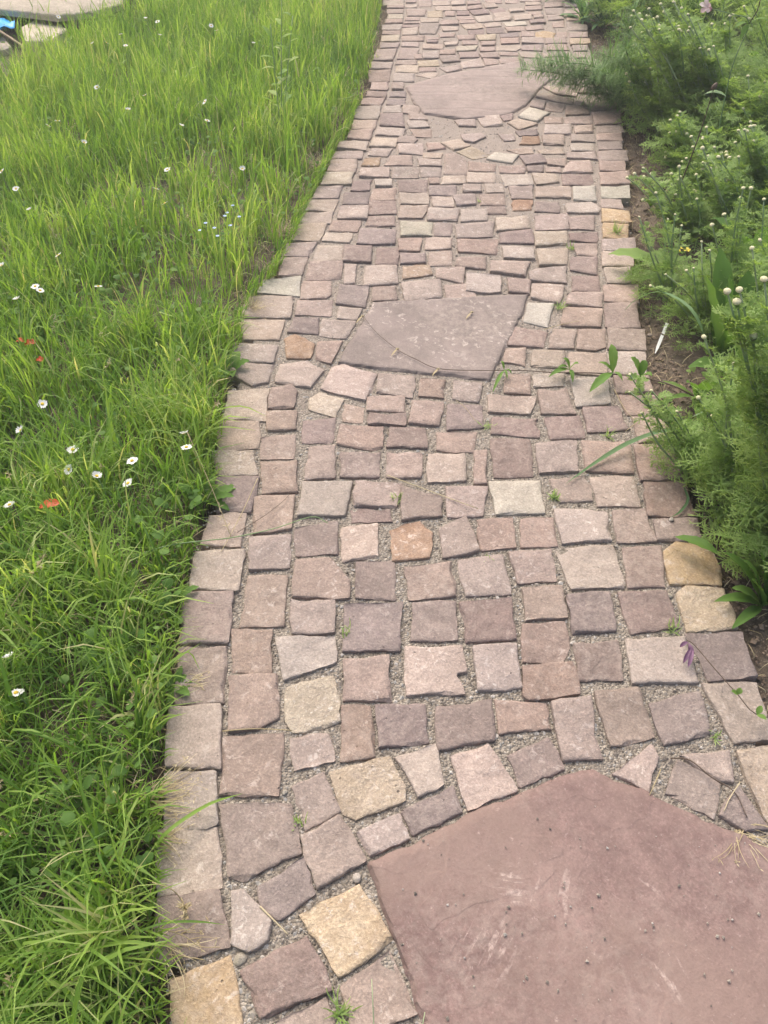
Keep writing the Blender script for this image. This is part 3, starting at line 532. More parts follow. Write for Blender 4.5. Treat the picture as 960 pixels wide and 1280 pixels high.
# the paving goes on beyond what the photograph shows
yy=float(gnd(500,-6)[1])
while yy<8.8:
    x0,x1=float(xl(yy)),float(xr(yy)); n=10
    for i in range(n):
        a=x0+(x1-x0)*i/n+.006; e=x0+(x1-x0)*(i+1)/n-.006; j=lambda: rs.uniform(-.008,.008)
        stone_geo(mb,[(a+j(),yy+j()),(e+j(),yy+j()),(e+j(),yy+.112+j()),(a+j(),yy+.112+j())],.05,rs,keys.index(rs.choice('ppptmdl')))
    yy+=.125
yy=float(gnd(300,1400)[1])
tag(mb.build('distant_setts',[STONE[k] for k in keys],PATH),kind='stuff')

# large slabs
def slab_mat(name,base,vary,scuff,kind):
    m=stone_mat(name,base,vary,.0,.88,relief=.5,grain=.8); t=m.node_tree; b=t.nodes['Principled BSDF']
    tc=t.nodes.new('ShaderNodeTexCoord'); v=tc.outputs['Object']
    src=b.inputs['Base Color'].links[0].from_socket; c=src
    c=mixc(t,ramp(t,noise(t,v,4.5,5,.6,.8),[(.42,G(0)),(.68,G(.5))]),c,scuff)
    bump=b.inputs['Normal'].links[0].from_node; hsrc=bump.inputs['Height'].links[0].from_socket
    if kind=='near':
        ld=ramp(t,noise(t,v,3.2,3,.5,.6),[(.44,G(0)),(.449,G(.5)),(.56,G(.5)),(.568,G(1))]); t.links.new(math_(t,'ADD',hsrc,math_(t,'MULTIPLY',ld,.6)),bump.inputs['Height'])
        c=mixc(t,ramp(t,noise(t,v,2.2,4,.6,.4),[(.45,G(0)),(.6,G(.55))]),c,(.205,.145,.12,1))
        # chalky scrapes left by a tool, and a few hairline scratches
        for (px,py),r,ang,sc,thr in (((605,1185),.07,1.0,75,.54),((635,1108),.045,-.1,75,.52),((800,1085),.11,-.8,48,.62),((835,1210),.06,-1.15,60,.57),((690,1130),.08,1.2,40,.58)):
            p=gnd(px,py)-SN; mp=nd(t,'ShaderNodeMapping'); mp.inputs['Location'].default_value=(-p[0],-p[1],0); t.links.new(v,mp.inputs['Vector'])
            ln=t.nodes.new('ShaderNodeVectorMath'); ln.operation='LENGTH'; t.links.new(mp.outputs[0],ln.inputs[0])
            mask=ramp(t,math_(t,'DIVIDE',ln.outputs['Value'],r),[(.45,G(1)),(1,G(0))])
            m2=nd(t,'ShaderNodeMapping'); m2.inputs['Scale'].default_value=(.13,1,1); mr=nd(t,'ShaderNodeVectorRotate',rotation_type='Z_AXIS'); mr.inputs['Angle'].default_value=-ang
            t.links.new(mp.outputs[0],mr.inputs['Vector']); t.links.new(mr.outputs[0],m2.inputs['Vector'])
            # stretched across: thin strokes
            s1=ramp(t,noise(t,m2.outputs[0],sc,3,.55,.4),[(thr,G(0)),(thr+.05,G(1))])
            c=mixc(t,math_(t,'MULTIPLY',math_(t,'MULTIPLY',mask,s1),math_(t,'MULTIPLY',ramp(t,noise(t,v,120,4,.75),[(.4,G(0)),(.7,G(1))]),.7)),c,(.52,.42,.37,1))
        c=mixc(t,ramp(t,noise(t,v,70,5,.75),[(.62,G(0)),(.7,G(.4))]),c,(.52,.42,.38,1))
    if kind=='mid':
        lm=math_(t,'MULTIPLY',ramp(t,noise(t,v,42,5,.65,.7),[(.565,G(0)),(.62,G(1))]),ramp(t,noise(t,v,6,3,.55),[(.42,G(0)),(.6,G(1))]))
        c=mixc(t,math_(t,'MULTIPLY',lm,.5),c,(.56,.49,.43,1))
    if kind=='far':
        wv=nd(t,'ShaderNodeTexWave',bands_direction='Y'); wv.inputs['Scale'].default_value=2.6; wv.inputs['Distortion'].default_value=2.6; wv.inputs['Detail'].default_value=3; wv.inputs['Detail Scale'].default_value=1.5
        t.links.new(v,wv.inputs['Vector']); 
        ad=math_(t,'ADD',hsrc,math_(t,'MULTIPLY',ramp(t,wv.outputs['Fac'],[(.0,G(0)),(.25,G(1))]),math_(t,'MULTIPLY',ramp(t,math_(t,'ADD',noise(t,v,3,2),.12),[(.5,G(0)),(.62,G(1))]),.9))); t.links.new(ad,bump.inputs['Height'])
    t.links.new(c,b.inputs['Base Color']); return m
def slab(poly,mat,name,label,step,dz,rel):
    P=[gnd(*p)[:2] for p in poly]; c=np.mean(P,0); rr=random.Random(9); mb=MB()
    o=outline(P,step,.0022,rr); cc=o.mean(0); n=len(o); d=cc-o; d/=np.linalg.norm(d,axis=1)[:,None]; rings=[]
    lowj=np.array([rr.uniform(-.004,0) for _ in range(n)]); inj=np.array([rr.uniform(.003,.010) for _ in range(n)])
    rings.append(np.column_stack([o,np.full(n,-.06)])); rings.append(np.column_stack([o,dz-.007+lowj])); r2=o+d*inj[:,None]
    nz=lambda q:(vnoise(q[:,0]+20,q[:,1]+20,5)-.5)*rel+(vnoise(q[:,0]+20,q[:,1]+20,17)-.5)*rel*.4
    rings.append(np.column_stack([r2,dz+nz(r2)]))
    for f in np.linspace(.06,.94,14): r3=r2+(cc-r2)*f; rings.append(np.column_stack([r3,dz+nz(r3)]))
    V=np.concatenate(rings+[np.array([[cc[0],cc[1],dz+nz(cc[None])[0]]])]); fs=[]
    for r in range(len(rings)-1):
        for i in range(n): j=(i+1)%n; fs.append((r*n+i,r*n+j,(r+1)*n+j,(r+1)*n+i))
    k=(len(rings)-1)*n; fs+=[(k+i,k+(i+1)%n,len(V)-1) for i in range(n)]
    lo=np.array((c[0],c[1],0.)); mb.add(V,fs); mb.flat+=range(2*n); o_=mb.build(name,mat,PATH,True,loc=lo); o_['label']=label; return o_
SN=np.array((*np.mean([gnd(*p)[:2] for p in SLAB_NEAR],0),0.))
slab(SLAB_NEAR,slab_mat('slab_red',srgb(138,105,96,.76),srgb(150,116,106,.76),(.27,.19,.165,1),'near'),'slab','large dark red sandstone slab',.014,.002,.003)
slab(SLAB_MID,slab_mat('slab_grey_mauve',S_(144,123,115),S_(152,132,122),(.29,.235,.213,1),'mid'),'slab','grey mauve slab with pale lichen spots',.02,.001,.003)
slab(SLAB_FAR,slab_mat('slab_rippled',S_(154,128,117),S_(162,136,124),(.32,.25,.22,1),'far'),'slab','pinkish slab with rippled layers',.03,.003,.008)

# ------------------------------------------------------------------ where stones, joints, lawn and bed lie (5 mm grid)
GX0,GY0,GS=-3.4,-.2,.005; GW,GH=int(7.2/GS),int(8.6/GS)
gx=(np.arange(GW)+.5)*GS+GX0; gy=(np.arange(GH)+.5)*GS+GY0
covered=np.zeros((GH,GW),bool)
for poly in [s[2] for s in STONES]+[[gnd(*p)[:2] for p in q] for q in (SLAB_NEAR,SLAB_MID,SLAB_FAR)]:
    P=np.array(poly); a,bb=((P.min(0)-(GX0,GY0))/GS).astype(int)-1,((P.max(0)-(GX0,GY0))/GS).astype(int)+2
    a=np.clip(a,0,(GW,GH)); bb=np.clip(bb,0,(GW,GH))
    if bb[0]<=a[0] or bb[1]<=a[1]: continue
    XX,YY=np.meshgrid(gx[a[0]:bb[0]],gy[a[1]:bb[1]]); covered[a[1]:bb[1],a[0]:bb[0]]|=inpoly(XX,YY,P)
xlr,xrr=xl(gy)[:,None],xr(gy)[:,None]
joint=(~covered)&(gx[None]>xlr+.005)&(gx[None]<xrr-.005)
def pebbles(name,pts,size,mat,zoff,flat=.7,seed=1):
    r=np.random.default_rng(seed); n=len(pts); base=np.array([(1,0,0),(-1,0,0),(0,1,0),(0,-1,0),(0,0,1),(0,0,-1)],float)
    f=np.array([(0,2,4),(2,1,4),(1,3,4),(3,0,4),(2,0,5),(1,2,5),(3,1,5),(0,3,5)])
    v=base[None]*(1+r.uniform(-.35,.35,(n,6,1)))+r.uniform(-.25,.25,(n,6,3)); v*=size[:,None,None]; v[:,:,2]*=flat
    th=r.uniform(0,6.28,n); cs,sn=np.cos(th)[:,None],np.sin(th)[:,None]; x=v[:,:,0]*cs-v[:,:,1]*sn; y=v[:,:,0]*sn+v[:,:,1]*cs
    P=np.stack([x+pts[:,0:1],y+pts[:,1:2],v[:,:,2]+(pts[:,2:3] if pts.shape[1]>2 else 0)+zoff],-1).reshape(-1,3)
    FF=(f[None]+(np.arange(n)*6)[:,None,None]).reshape(-1,3); rd=np.repeat(r.random(n),6)
    me=fast_mesh(name,P,FF,rd,mat); me.polygons.foreach_set('use_smooth',np.zeros(len(FF),bool)); return link(name,me)
m,t,b=newmat('pebble'); at=nd(t,'ShaderNodeAttribute',attribute_name='rnd')
t.links.new(ramp(t,at.outputs['Fac'],[(0,(.11,.095,.08,1)),(.3,(.21,.18,.15,1)),(.6,(.30,.265,.22,1)),(.85,(.29,.28,.26,1)),(1,(.52,.48,.43,1))]),b.inputs['Base Color']); b.inputs['Roughness'].default_value=.85; M_PEB=m
jy,jx=np.nonzero(joint); dist=gy[jy]+.5; w=1/np.maximum(dist,.6)**1.5; w/=w.sum()
pick=rng.choice(len(jy),25000,p=w); pts=np.stack([gx[jx[pick]],gy[jy[pick]]],1)+rng.uniform(-.0025,.0025,(len(pick),2))
pts=np.column_stack([pts,np.interp(pts[:,1],[.9,2.2],[-.0076,-.0068])]); sz=np.clip(rng.lognormal(math.log(.0026),.42,len(pick)),.001,.006)
tag(pebbles('joint_gravel',pts,sz,M_PEB,0,seed=2),'fine grey and brown grit filling the joints of the path','gravel',kind='stuff')
# grit strewn on the slabs, specks of soil on the bed
n=110; q=np.array([gnd(rng.uniform(500,960),rng.uniform(1000,1280)) for _ in range(n)]); ok=inpoly(q[:,0],q[:,1],[gnd(*p)[:2] for p in SLAB_NEAR])
q=q[ok]; tag(pebbles('slab_grit',q[:,:2],np.clip(rng.lognormal(math.log(.0016),.45,len(q)),.0008,.0042),M_PEB,.0045,seed=3),'small pebbles and grit strewn over the big red slab','gravel',kind='stuff')
# ------------------------------------------------------------------ lawn
def blades(name, P, h, az, lean, wid, rnd, mat, nseg=4, curl=1.6, z0=-.03):
    n=len(P); u=np.linspace(0,1,nseg+1)[None]; ca,sa=np.cos(az)[:,None],np.sin(az)[:,None]
    th=lean[:,None]*u**curl                           # angle from upright along the blade
    dl=(h/nseg)[:,None]; s_=np.cumsum(np.concatenate([np.zeros((n,1)),np.sin((th[:,1:]+th[:,:-1])/2)*dl],1),1)
    z_=np.cumsum(np.concatenate([np.zeros((n,1)),np.cos((th[:,1:]+th[:,:-1])/2)*dl],1),1)
    zz=(P[:,2:3] if P.shape[1]>2 else z0)+z_; zz=np.maximum(zz,-.025+.002*u)
    cx=P[:,0:1]+s_*ca; cy=P[:,1:2]+s_*sa; tw=rng.uniform(-.9,.9,n)[:,None]
    wx=-np.sin(az[:,None]+tw); wy=np.cos(az[:,None]+tw); prof=np.array([.65,1,.95,.7,.06]) if nseg==4 else np.linspace(1,.08,nseg+1)
    hw=wid[:,None]*prof[None]/2
    V=np.stack([np.stack([cx-wx*hw,cy-wy*hw,zz],-1),np.stack([cx+wx*hw,cy+wy*hw,zz],-1)],2).reshape(-1,3)
    k=(nseg+1)*2; f=np.array([(2*i,2*i+1,2*i+3,2*i+2) for i in range(nseg)])
    F=(f[None]+(np.arange(n)*k)[:,None,None]).reshape(-1,4)
    return link(name,fast_mesh(name,V,F,np.repeat(rnd,k),mat))
def lawn_pts(n, edge=0.0, ymin=-.15, ymax=8.2):
    out=[]; tot=0
    while tot<n:
        y=ymin+(ymax-ymin)*rng.random(n*2)**1.25; half=.52*(np.hypot(y,1.4)*.98)+.35
        x=-half+rng.random(n*2)*(xl(y)+half); d=xl(y)-x; keep=(x<xl(y)-edge)&(x>-half)
        # area correct: wider rows take more blades
        keep&=rng.random(n*2)<np.clip((xl(y)+half)/4.0*(1+1.5*np.exp(-np.maximum(y,0)/1.0)),0,1)
        out.append(np.stack([x,y],1)[keep]); tot+=keep.sum()
    return np.concatenate(out)[:n]
SLABTL=[gnd(-60,120),gnd(-60,-40),gnd(185,-40),gnd(175,20),gnd(110,48),gnd(60,84),gnd(20,100)]
def lawn():
    T=lawn_pts(19500); x,y=T[:,0],T[:,1]; d=xl(y)-x
    cl=vnoise(x+30,y+30,5); c2=vnoise(x+30,y+30,16); bare=vnoise(x+80,y+10,2.6)
    strip=np.interp(y,[0,.6,1.1,1.6,2.0,2.6,3.4,4.2,6],[.05,.03,.02,.015,.03,.10,.14,.08,.05])      # trodden strip beside the stones
    dens=np.clip(.25+.6*cl+.5*c2,0,1)*np.clip(.10+(d/strip)**2*.8,.08,1)*np.where(bare>.72,.4,1)
    tl=inpoly(x,y,[p[:2] for p in SLABTL]); dens=np.where(tl,.05,dens)
    k=rng.random(len(T))<dens; T,cl,c2,d,strip=T[k],cl[k],c2[k],d[k],strip[k]
    nb=rng.integers(4,13,len(T)); ti=np.repeat(np.arange(len(T)),nb); n=len(ti)
    th=rng.uniform(-1,1,len(T)); thh=np.exp(rng.normal(0,.30,len(T))); taz=rng.uniform(0,6.283,len(T)); tw=np.exp(rng.normal(0,.22,len(T)))
    P=T[ti]+rng.normal(0,.011,(n,2)); x,y=P[:,0],P[:,1]; d=xl(y)-x; far=np.clip((y-1.0)/2.2,0,1); strip=strip[ti]
    h=(.095+.02*far+.06*cl[ti])*thh[ti]*np.exp(rng.normal(0,.32,n))*np.clip(.5+.5*d/(strip*1.4),.5,1); h=np.clip(h,.03,.27)
    lean=np.clip(rng.gamma(2.0,.46,n)+(1-far)*.42+.25*(1-c2[ti]),.06,2.3)
    az=np.where(rng.random(n)<.45,taz[ti]+rng.normal(0,.6,n),rng.uniform(0,6.283,n)); az=np.where(rng.random(n)<.2,rng.normal(-.5,.8,n),az)
    wid=np.clip(rng.normal(.0043,.0011,n)*tw[ti],.0018,.0085)
    yb=np.clip((.15-d)/.15,0,1); rnd=np.clip(.43+.05*far+.55*(cl[ti]-.5)+.20*th[ti]+rng.normal(0,.15,n)+.12*yb*rng.random(n),0,.9)
    rnd=np.where(rng.random(n)<.03+.09*yb,rng.uniform(.92,1,n),rnd)
    tag(blades('lawn_grass',P,h,az,lean,wid,rnd,M_GRASS),'long green meadow grass of the lawn left of the path','grass',kind='stuff')
    # short fine under-grass
    P=lawn_pts(56000,.02); x,y=P[:,0],P[:,1]; k=(rng.random(len(P))<.25+.75*vnoise(x+11,y+41,9))&~inpoly(x,y,[p[:2] for p in SLABTL]); P=P[k]; n=len(P)
    tag(blades('short_grass',P,rng.uniform(.025,.075,n),rng.uniform(0,6.283,n),np.clip(rng.gamma(2,.5,n),.1,2),rng.uniform(.0016,.0032,n),np.clip(rng.normal(.28,.15,n),0,.85),M_GRASS),'short fine grass growing under the long blades of the lawn','grass',kind='stuff')
    # blades at the very edge, spilling over the edging stones
    n=2600; y=rng.uniform(.15,4.2,n)**1.0; k=rng.random(n)<(.3+.7*vnoise(y*0+3,y+9,6)); y=y[k]; n=len(y); P=np.column_stack([xl(y)-np.abs(rng.normal(.012,.02,n)),y])
    tag(blades('edge_grass',P,rng.uniform(.04,.12,n),rng.normal(-.1,.8,n),np.clip(rng.normal(1.25,.35,n),.3,2),rng.uniform(.002,.0055,n),np.clip(rng.normal(.42,.2,n),0,1),M_GRASS),'green grass blades spilling over the left edging stones','grass',kind='stuff')
    # dead thatch lying between the blades, thickest beside the stones
    P=lawn_pts(34000,-.01); x,y=P[:,0],P[:,1]; d=xl(y)-x; k=rng.random(len(P))<np.clip(.30+1.0*np.exp(-d/.10),0,1); P=P[k]; n=len(P)
    P3=np.column_stack([P,rng.uniform(-.028,.0,n)])
    tag(blades('dead_grass',P3,rng.uniform(.02,.085,n),rng.uniform(0,6.283,n),rng.uniform(1.2,1.75,n),rng.uniform(.0010,.0026,n),rng.random(n)**1.3,M_STRAW,4,.25),'dry straw and dead grass lying among the green blades','dry grass',kind='stuff')
lawn()
# low broad ground cover (clover, speedwell) between the grass
def cover(name,label,pts,size,mat,zr):
    n=len(pts); k=7; u=np.array([(0,0),(.35,.36),(.75,.42),(1,.12),(1,-.12),(.75,-.42),(.35,-.36)])
    az=rng.uniform(0,6.283,n); tilt=rng.uniform(-.15,.75,n); s=size
    lx=u[None,:,0]*s[:,None]; ly=u[None,:,1]*s[:,None]*1.2; zz=lx*np.sin(tilt)[:,None]+np.abs(ly)*.35; lx=lx*np.cos(tilt)[:,None]
    X=pts[:,0:1]+lx*np.cos(az)[:,None]-ly*np.sin(az)[:,None]; Y=pts[:,1:2]+lx*np.sin(az)[:,None]+ly*np.cos(az)[:,None]; Z=rng.uniform(*zr,n)[:,None]+zz
    V=np.stack([X,Y,Z],-1).reshape(-1,3); f=np.array([(0,1,6,6),(1,2,5,6),(2,3,4,5)]); F=(f[None]+(np.arange(n)*k)[:,None,None]).reshape(-1,4)
    me=bpy.data.meshes.new(name); ff=[tuple(dict.fromkeys(q)) for q in F.tolist()]; me.from_pydata(V.tolist(),[],ff)
    at=me.attributes.new('rnd','FLOAT','POINT'); at.data.foreach_set('value',np.repeat(rng.random(n)*.8,k).astype(np.float32)); me.materials.append(mat)
    me.polygons.foreach_set('use_smooth',np.ones(len(ff),bool)); return tag(link(name,me),label,'ground cover',kind='stuff')
P=lawn_pts(14000,.0); d=xl(P[:,1])-P[:,0]; w=vnoise(P[:,0]+5,P[:,1]+77,4)
k=rng.random(len(P))<np.clip(.75*np.exp(-(d/.30)**2)*(w>.35)+.8*(w>.6),0,1)*np.where((P[:,1]>2.3)&(d<.16),.25,1); P=P[k]
cover('lawn_weeds','small rounded weed leaves growing low between the grass blades',P,rng.uniform(.009,.028,len(P)),M_BROAD,(-.02,.075))

# thin seeding stalks standing above the lawn
mbs=MB(); R.seed(19); P=lawn_pts(150,.03)
for (x,y) in P:
    a=R.uniform(0,6.283); h=R.uniform(.13,.24)*(.75 if y<1 else 1); e=np.array((x+math.cos(a)*h*.45,y+math.sin(a)*h*.45,h*.8)); b_=np.array((x,y,-.02)); q=[Vector((1-u)**2*b_+2*u*(1-u)*(b_*.45+e*.55+np.array((0,0,h*.18)))+u*u*e) for u in np.linspace(0,1,7)]
    mbs.tube(q,.0007,3,R.uniform(.2,.9))
    for k in range(14):
        p=q[4].lerp(q[6],R.random()); d_=Vector((R.gauss(0,1),R.gauss(0,1),R.gauss(.5,.7))).normalized(); mbs.leaf([p,p+d_*.004,p+d_*.010],.0026,(0,0,1),R.random())
tag(mbs.build('seeding_grass',M_STRAW),'thin straw coloured seed stalks standing up out of the lawn','grass',kind='stuff')
# ------------------------------------------------------------------ plants
def curve(a,b,bend=(0,0,0),n=8):
    a,b=np.array(a,float),np.array(b,float); m=(a+b)/2+np.array(bend); u=np.linspace(0,1,n)[:,None]
    return list((1-u)**2*a+2*u*(1-u)*m+u*u*b)
def pathpts(ctrl,n):                                     # smooth line through given points
    C=[np.array(c,float) for c in ctrl]; C=[2*C[0]-C[1]]+C+[2*C[-1]-C[-2]]; out=[]; k=len(C)-3
    for i in range(n):
        s=i/(n-1)*k; j=min(int(s),k-1); u=s-j; p0,p1,p2,p3=C[j:j+4]
        out.append(.5*((2*p1)+(-p0+p2)*u+(2*p0-5*p1+4*p2-p3)*u*u+(-p0+3*p1-3*p2+p3)*u**3))
    return out
def feather(mb, base, dirv, length, width, npair=7, lobes=3, lw=.0022, droop=.25, rnd=.4):
    """twice-cut leaf: midrib, pairs of side ribs, each with short lobes"""
    d=Vector(dirv).normalized(); up=Vector((0,0,1)); sd=d.cross(up)
    sd = sd.normalized() if sd.length>1e-3 else Vector((1,0,0)); nn=sd.cross(d)
    P=lambda u: Vector(base)+d*length*u-up*(droop*length*u*u)
    mb.ribbon([P(q) for q in (0,.5,1)],[lw*1.1,lw,lw*.5],nn,rnd)
    for i in range(npair):
        for s in (-1,1):
            u=min(1,.16+.80*(i+R.uniform(-.3,.3))/npair+.02); p=P(u); L=width*math.sin(math.pi*(.18+.75*max(u,.05)))**.8*R.uniform(.65,1.3)
            dd=(sd*s*.85+d*R.uniform(.35,1.0)+nn*R.uniform(-.35,.5)).normalized(); e=p+dd*L-up*L*.12
            mb.ribbon([p,e],[lw,lw*.55],nn,rnd+R.uniform(-.1,.1))
            for k in range(lobes):
                q=p+(e-p)*(.4+.5*k/max(1,lobes)); s2=1 if k%2 else -1
                mb.ribbon([q,q+(dd*.8+d*R.uniform(.3,.9)*s2+sd*.2*s*s2+nn*R.uniform(-.3,.3)).normalized()*L*R.uniform(.3,.58)],[lw*.95,lw*.45],nn,rnd+R.uniform(-.1,.12))
def bud_mesh(r,petal=False):
    mb=MB(); mb.blob((0,0,0),r,r,r*.72,8,5,.5,1,.04); mb.blob((0,0,-r*.35),r*.8,r*.8,r*.6,7,4,.4,0)
    me=bpy.data.meshes.new('flower_head'); me.from_pydata(mb.v,[],mb.f); me.materials.append(M_STEM); me.materials.append(M_BUD)
    at=me.attributes.new('rnd','FLOAT','POINT'); at.data.foreach_set('value',np.array(mb.r,np.float32))
    me.polygons.foreach_set('material_index',np.array(mb.m,np.int32)); me.polygons.foreach_set('use_smooth',np.ones(len(mb.f),bool)); return me
BUD={k:bud_mesh(k*.85) for k in (.0045,.006,.0075)}
def chamomile(base_px, tips, label, n_low=40, leaf=.085, spread=.12, budr=.006, lowz=.22, lw=.0022, seed=1, back=.10):
    """feathery plant: each tip is the photo pixel of a flower head, its stem leans there from the base"""
    R.seed(seed); b=gnd(*base_px,z=-.03); root=empty('chamomile_plant',b,label,'plant','feathery flowering plants in the bed')
    fol=MB(); tips=list(tips)
    if base_px[1]<310 and base_px[1]>100: tips+=[(t_[0]+R.uniform(-22,22),t_[1]+R.uniform(-4,34)) for t_ in tips for _ in range(2)]
    for (tx,ty) in tips:
        Y=b[1]+R.uniform(-.06,back); tp=atY(tx,ty,Y)
        if tp[2]<.06: tp=gnd(tx,ty,.08)
        st=MB(); o=b+np.array((R.uniform(-.03,.03),R.uniform(-.03,.03),0)); P=pathpts([o,o*.45+tp*.55+np.array((R.uniform(-.02,.02),R.uniform(-.02,.02),R.uniform(0,.03))),tp],10)
        st.tube(P,np.linspace(.0027,.0015,10)*(1+.18*b[1]),5,R.uniform(.55,1)); L=np.linalg.norm(tp-o)
        st.build('stem',M_STEM,root,loc=(0,0,0)).matrix_parent_inverse=Matrix.Translation(-Vector(root.location))
        h=link('flower_head',BUD[budr],root,tp); h.matrix_parent_inverse=Matrix.Translation(-Vector(root.location)); h.scale=[R.uniform(.85,1.2)*(1+.10*b[1])]*3; h.rotation_euler=(R.uniform(-.4,.4),R.uniform(-.4,.4),0)
        for k in range(int(8+L*50)):                       # leaves up the stem
            u=R.uniform(.05,.93)**.9; i=u*9; p=np.array(P[int(i)])*(1-(i%1))+np.array(P[min(9,int(i)+1)])*(i%1)
            a=R.uniform(0,6.283); s=leaf*(1.15-.75*u)*R.uniform(.7,1.2)
            feather(fol,p,(math.cos(a),math.sin(a),R.uniform(.3,1.2)),s,s*.36,6,2 if s<.05 else 3,lw,R.uniform(.1,.5),R.uniform(.25,.8))
    for k in range(int(n_low*2.0)):                                 # bushy base
        a=R.uniform(0,6.283); rr=spread*math.sqrt(R.random()); p=b+np.array((math.cos(a)*rr,math.sin(a)*rr,.03+lowz*R.random()*(1-.5*rr/spread)))
        s=leaf*R.uniform(.75,1.25); feather(fol,p,(math.cos(a)+R.uniform(-.5,.5),math.sin(a)+R.uniform(-.5,.5),R.uniform(.0,1.0)),s,s*.42,7,3,lw,R.uniform(.1,.5),R.uniform(.1,.75))
    f=fol.build('foliage',M_FERN,root,loc=b); f.location=(0,0,0); f['kind']='stuff'; return root
def loc0(o,root): o.matrix_parent_inverse=Matrix.Translation(-Vector(root.location)); return o
def leafy(name,base,label,leaves,mat,cat='plant',group=None,stems=(),crease=.3,shape=.42,tooth=0,wave=.04):
    """plant of separate broad leaves: leaves = [(root point, tip point, width, bend height, shade)]"""
    root=empty(name,base,label,cat,group)
    for (a,e,w,bz,sh) in leaves:
        mb=MB(); mid=(0,0,bz); mb.leaf(curve(a,e,mid,13),w,(0,0,1),sh,0,crease,shape,tooth,wave,.35)
        lf=loc0(mb.build('leaf',mat,root),root)
        vb=MB(); P=curve(np.array(a)+(0,0,.0012),np.array(e)+(0,0,.0012),mid,13)[:11]; vb.tube(P,np.linspace(max(.0012,w*.03),.0006,11),4,.9); loc0(vb.build('midrib',M_STEM,lf),root)
    for (pts,r,mt) in stems:
        mb=MB(); mb.tube(pts,np.linspace(r,r*.55,len(pts)),6,.6); loc0(mb.build('stem',mt,root),root)
    return root
def rosette(base,n,L,w,seed,elev=(.2,1.1),sh=(.2,.8)):
    r=random.Random(seed); out=[]
    for k in range(n):
        a=6.283*k/n+r.uniform(-.4,.4); e=r.uniform(*elev); l=L*r.uniform(.65,1.15)
        tip=np.array(base)+np.array((math.cos(a)*math.cos(e)*l,math.sin(a)*math.cos(e)*l,math.sin(e)*l)); out.append((np.array(base)+np.array((0,0,.01)),tip,w*r.uniform(.75,1.2),l*.28,r.uniform(*sh)))
    return out

# --- feathery flowering plants of the bed, near to far
CH=[((985,700),[(909,364),(924,362),(921,377),(955,349),(950,392),(944,402),(942,420)],'tall feathery plant with big cream buds at the right edge, beside the path',95,.105,.15,.0075,.30,.0038,.07),
 ((922,628),[(880,421),(917,453),(890,520),(873,497)],'feathery plant with one branching pale stem, leaning over the path above the ochre edging stone',70,.085,.11,.006,.20,.0034,.05),
 ((872,590),[(787,468),(787,490),(802,516),(812,513),(814,488),(846,514)],'small feathery plant with yellow buds spreading over the right edge of the path',34,.065,.09,.0045,.09,.0024,.03),
 ((975,560),[(975,330),(940,310),(966,290)],'bushy feathery plant at the right edge behind the tall one with big buds',80,.10,.2,.006,.26,.0034,.1),
 ((885,425),[(867,335),(887,313),(877,302),(832,343),(813,357),(858,338)],'low feathery plant with small yellow flower in front of the dock leaves',55,.06,.13,.0045,.10,.002,.1),
 ((835,375),[(799,271),(801,283),(835,274),(844,268),(852,282),(820,241)],'sparse feathery plant with upright buds right beside the path above the light green leaf',60,.06,.13,.0045,.11,.002,.1),
 ((925,400),[(905,268),(890,281),(926,247),(955,249),(929,235),(939,235)],'feathery plant with fine buds behind the white plant label',90,.08,.18,.006,.2,.0024,.12),
 ((860,300),[(839,217),(804,210),(814,217),(849,208),(870,239),(850,221)],'slender feathery plant with cream buds beside bare soil, right of the path',46,.06,.12,.006,.10,.0022,.12),
 ((925,305),[(879,203),(898,224),(911,224),(908,194),(898,196),(893,184)],'branched feathery plant with many cream buds in the middle of the bed',70,.075,.17,.006,.2,.0026,.15),
 ((895,265),[(883,159),(878,174),(868,178)],'upright feathery plant with three buds close together',60,.075,.15,.006,.18,.0026,.12),
 ((965,280),[(938,152),(942,157),(923,163),(934,164),(919,178),(942,176)],'feathery plant with a dense cluster of buds near the right edge',110,.09,.22,.006,.34,.0028,.15),
 ((830,170),[(793,51),(802,41),(786,79),(783,92),(791,57)],'tall pale feathery plant with tiny white buds at the far bend of the path',100,.08,.17,.006,.32,.003,.2),
 ((870,185),[(824,32),(849,37),(802,25),(816,24),(811,11)],'tall pale feathery plant with tiny buds, second from the far path edge',120,.09,.22,.006,.40,.003,.25),
 ((925,190),[(843,3),(852,10),(826,5),(875,60),(892,58),(860,18)],'tall pale feathery plant with tiny buds behind the pink flower',140,.09,.28,.006,.42,.003,.3)]
CH+=[((995,640),[(958,470),(968,455)],'bushy feathery foliage at the right edge below the big cream buds',90,.11,.2,.006,.22,.0038,.05),
 ((965,430),[(950,300),(965,310)],'feathery foliage at the right edge above the big cream buds',90,.10,.2,.006,.26,.0034,.1),
 ((865,225),[(838,150),(850,140),(862,155),(845,165)],'pale feathery plant on the inner side of the far bend',100,.08,.17,.006,.28,.003,.15),
 ((955,220),[(950,120),(935,95),(962,60)],'pale feathery plant by the right edge under the pink flower',130,.09,.25,.006,.34,.003,.2),
 ((905,165),[(880,70),(868,80),(900,85),(890,30),(912,20)],'tall pale feathery plant in the top of the bed below the pink flower',120,.09,.24,.006,.36,.0034,.3),
 ((835,120),[(815,40),(805,60),(828,58),(830,15),(790,20)],'feathery plant with thin pale stems at the top of the far bend',120,.085,.2,.006,.32,.0034,.3),
 ((970,120),[(945,5),(958,20),(930,8)],'feathery plant with pale stems in the top right corner',120,.1,.28,.006,.4,.0036,.3)]
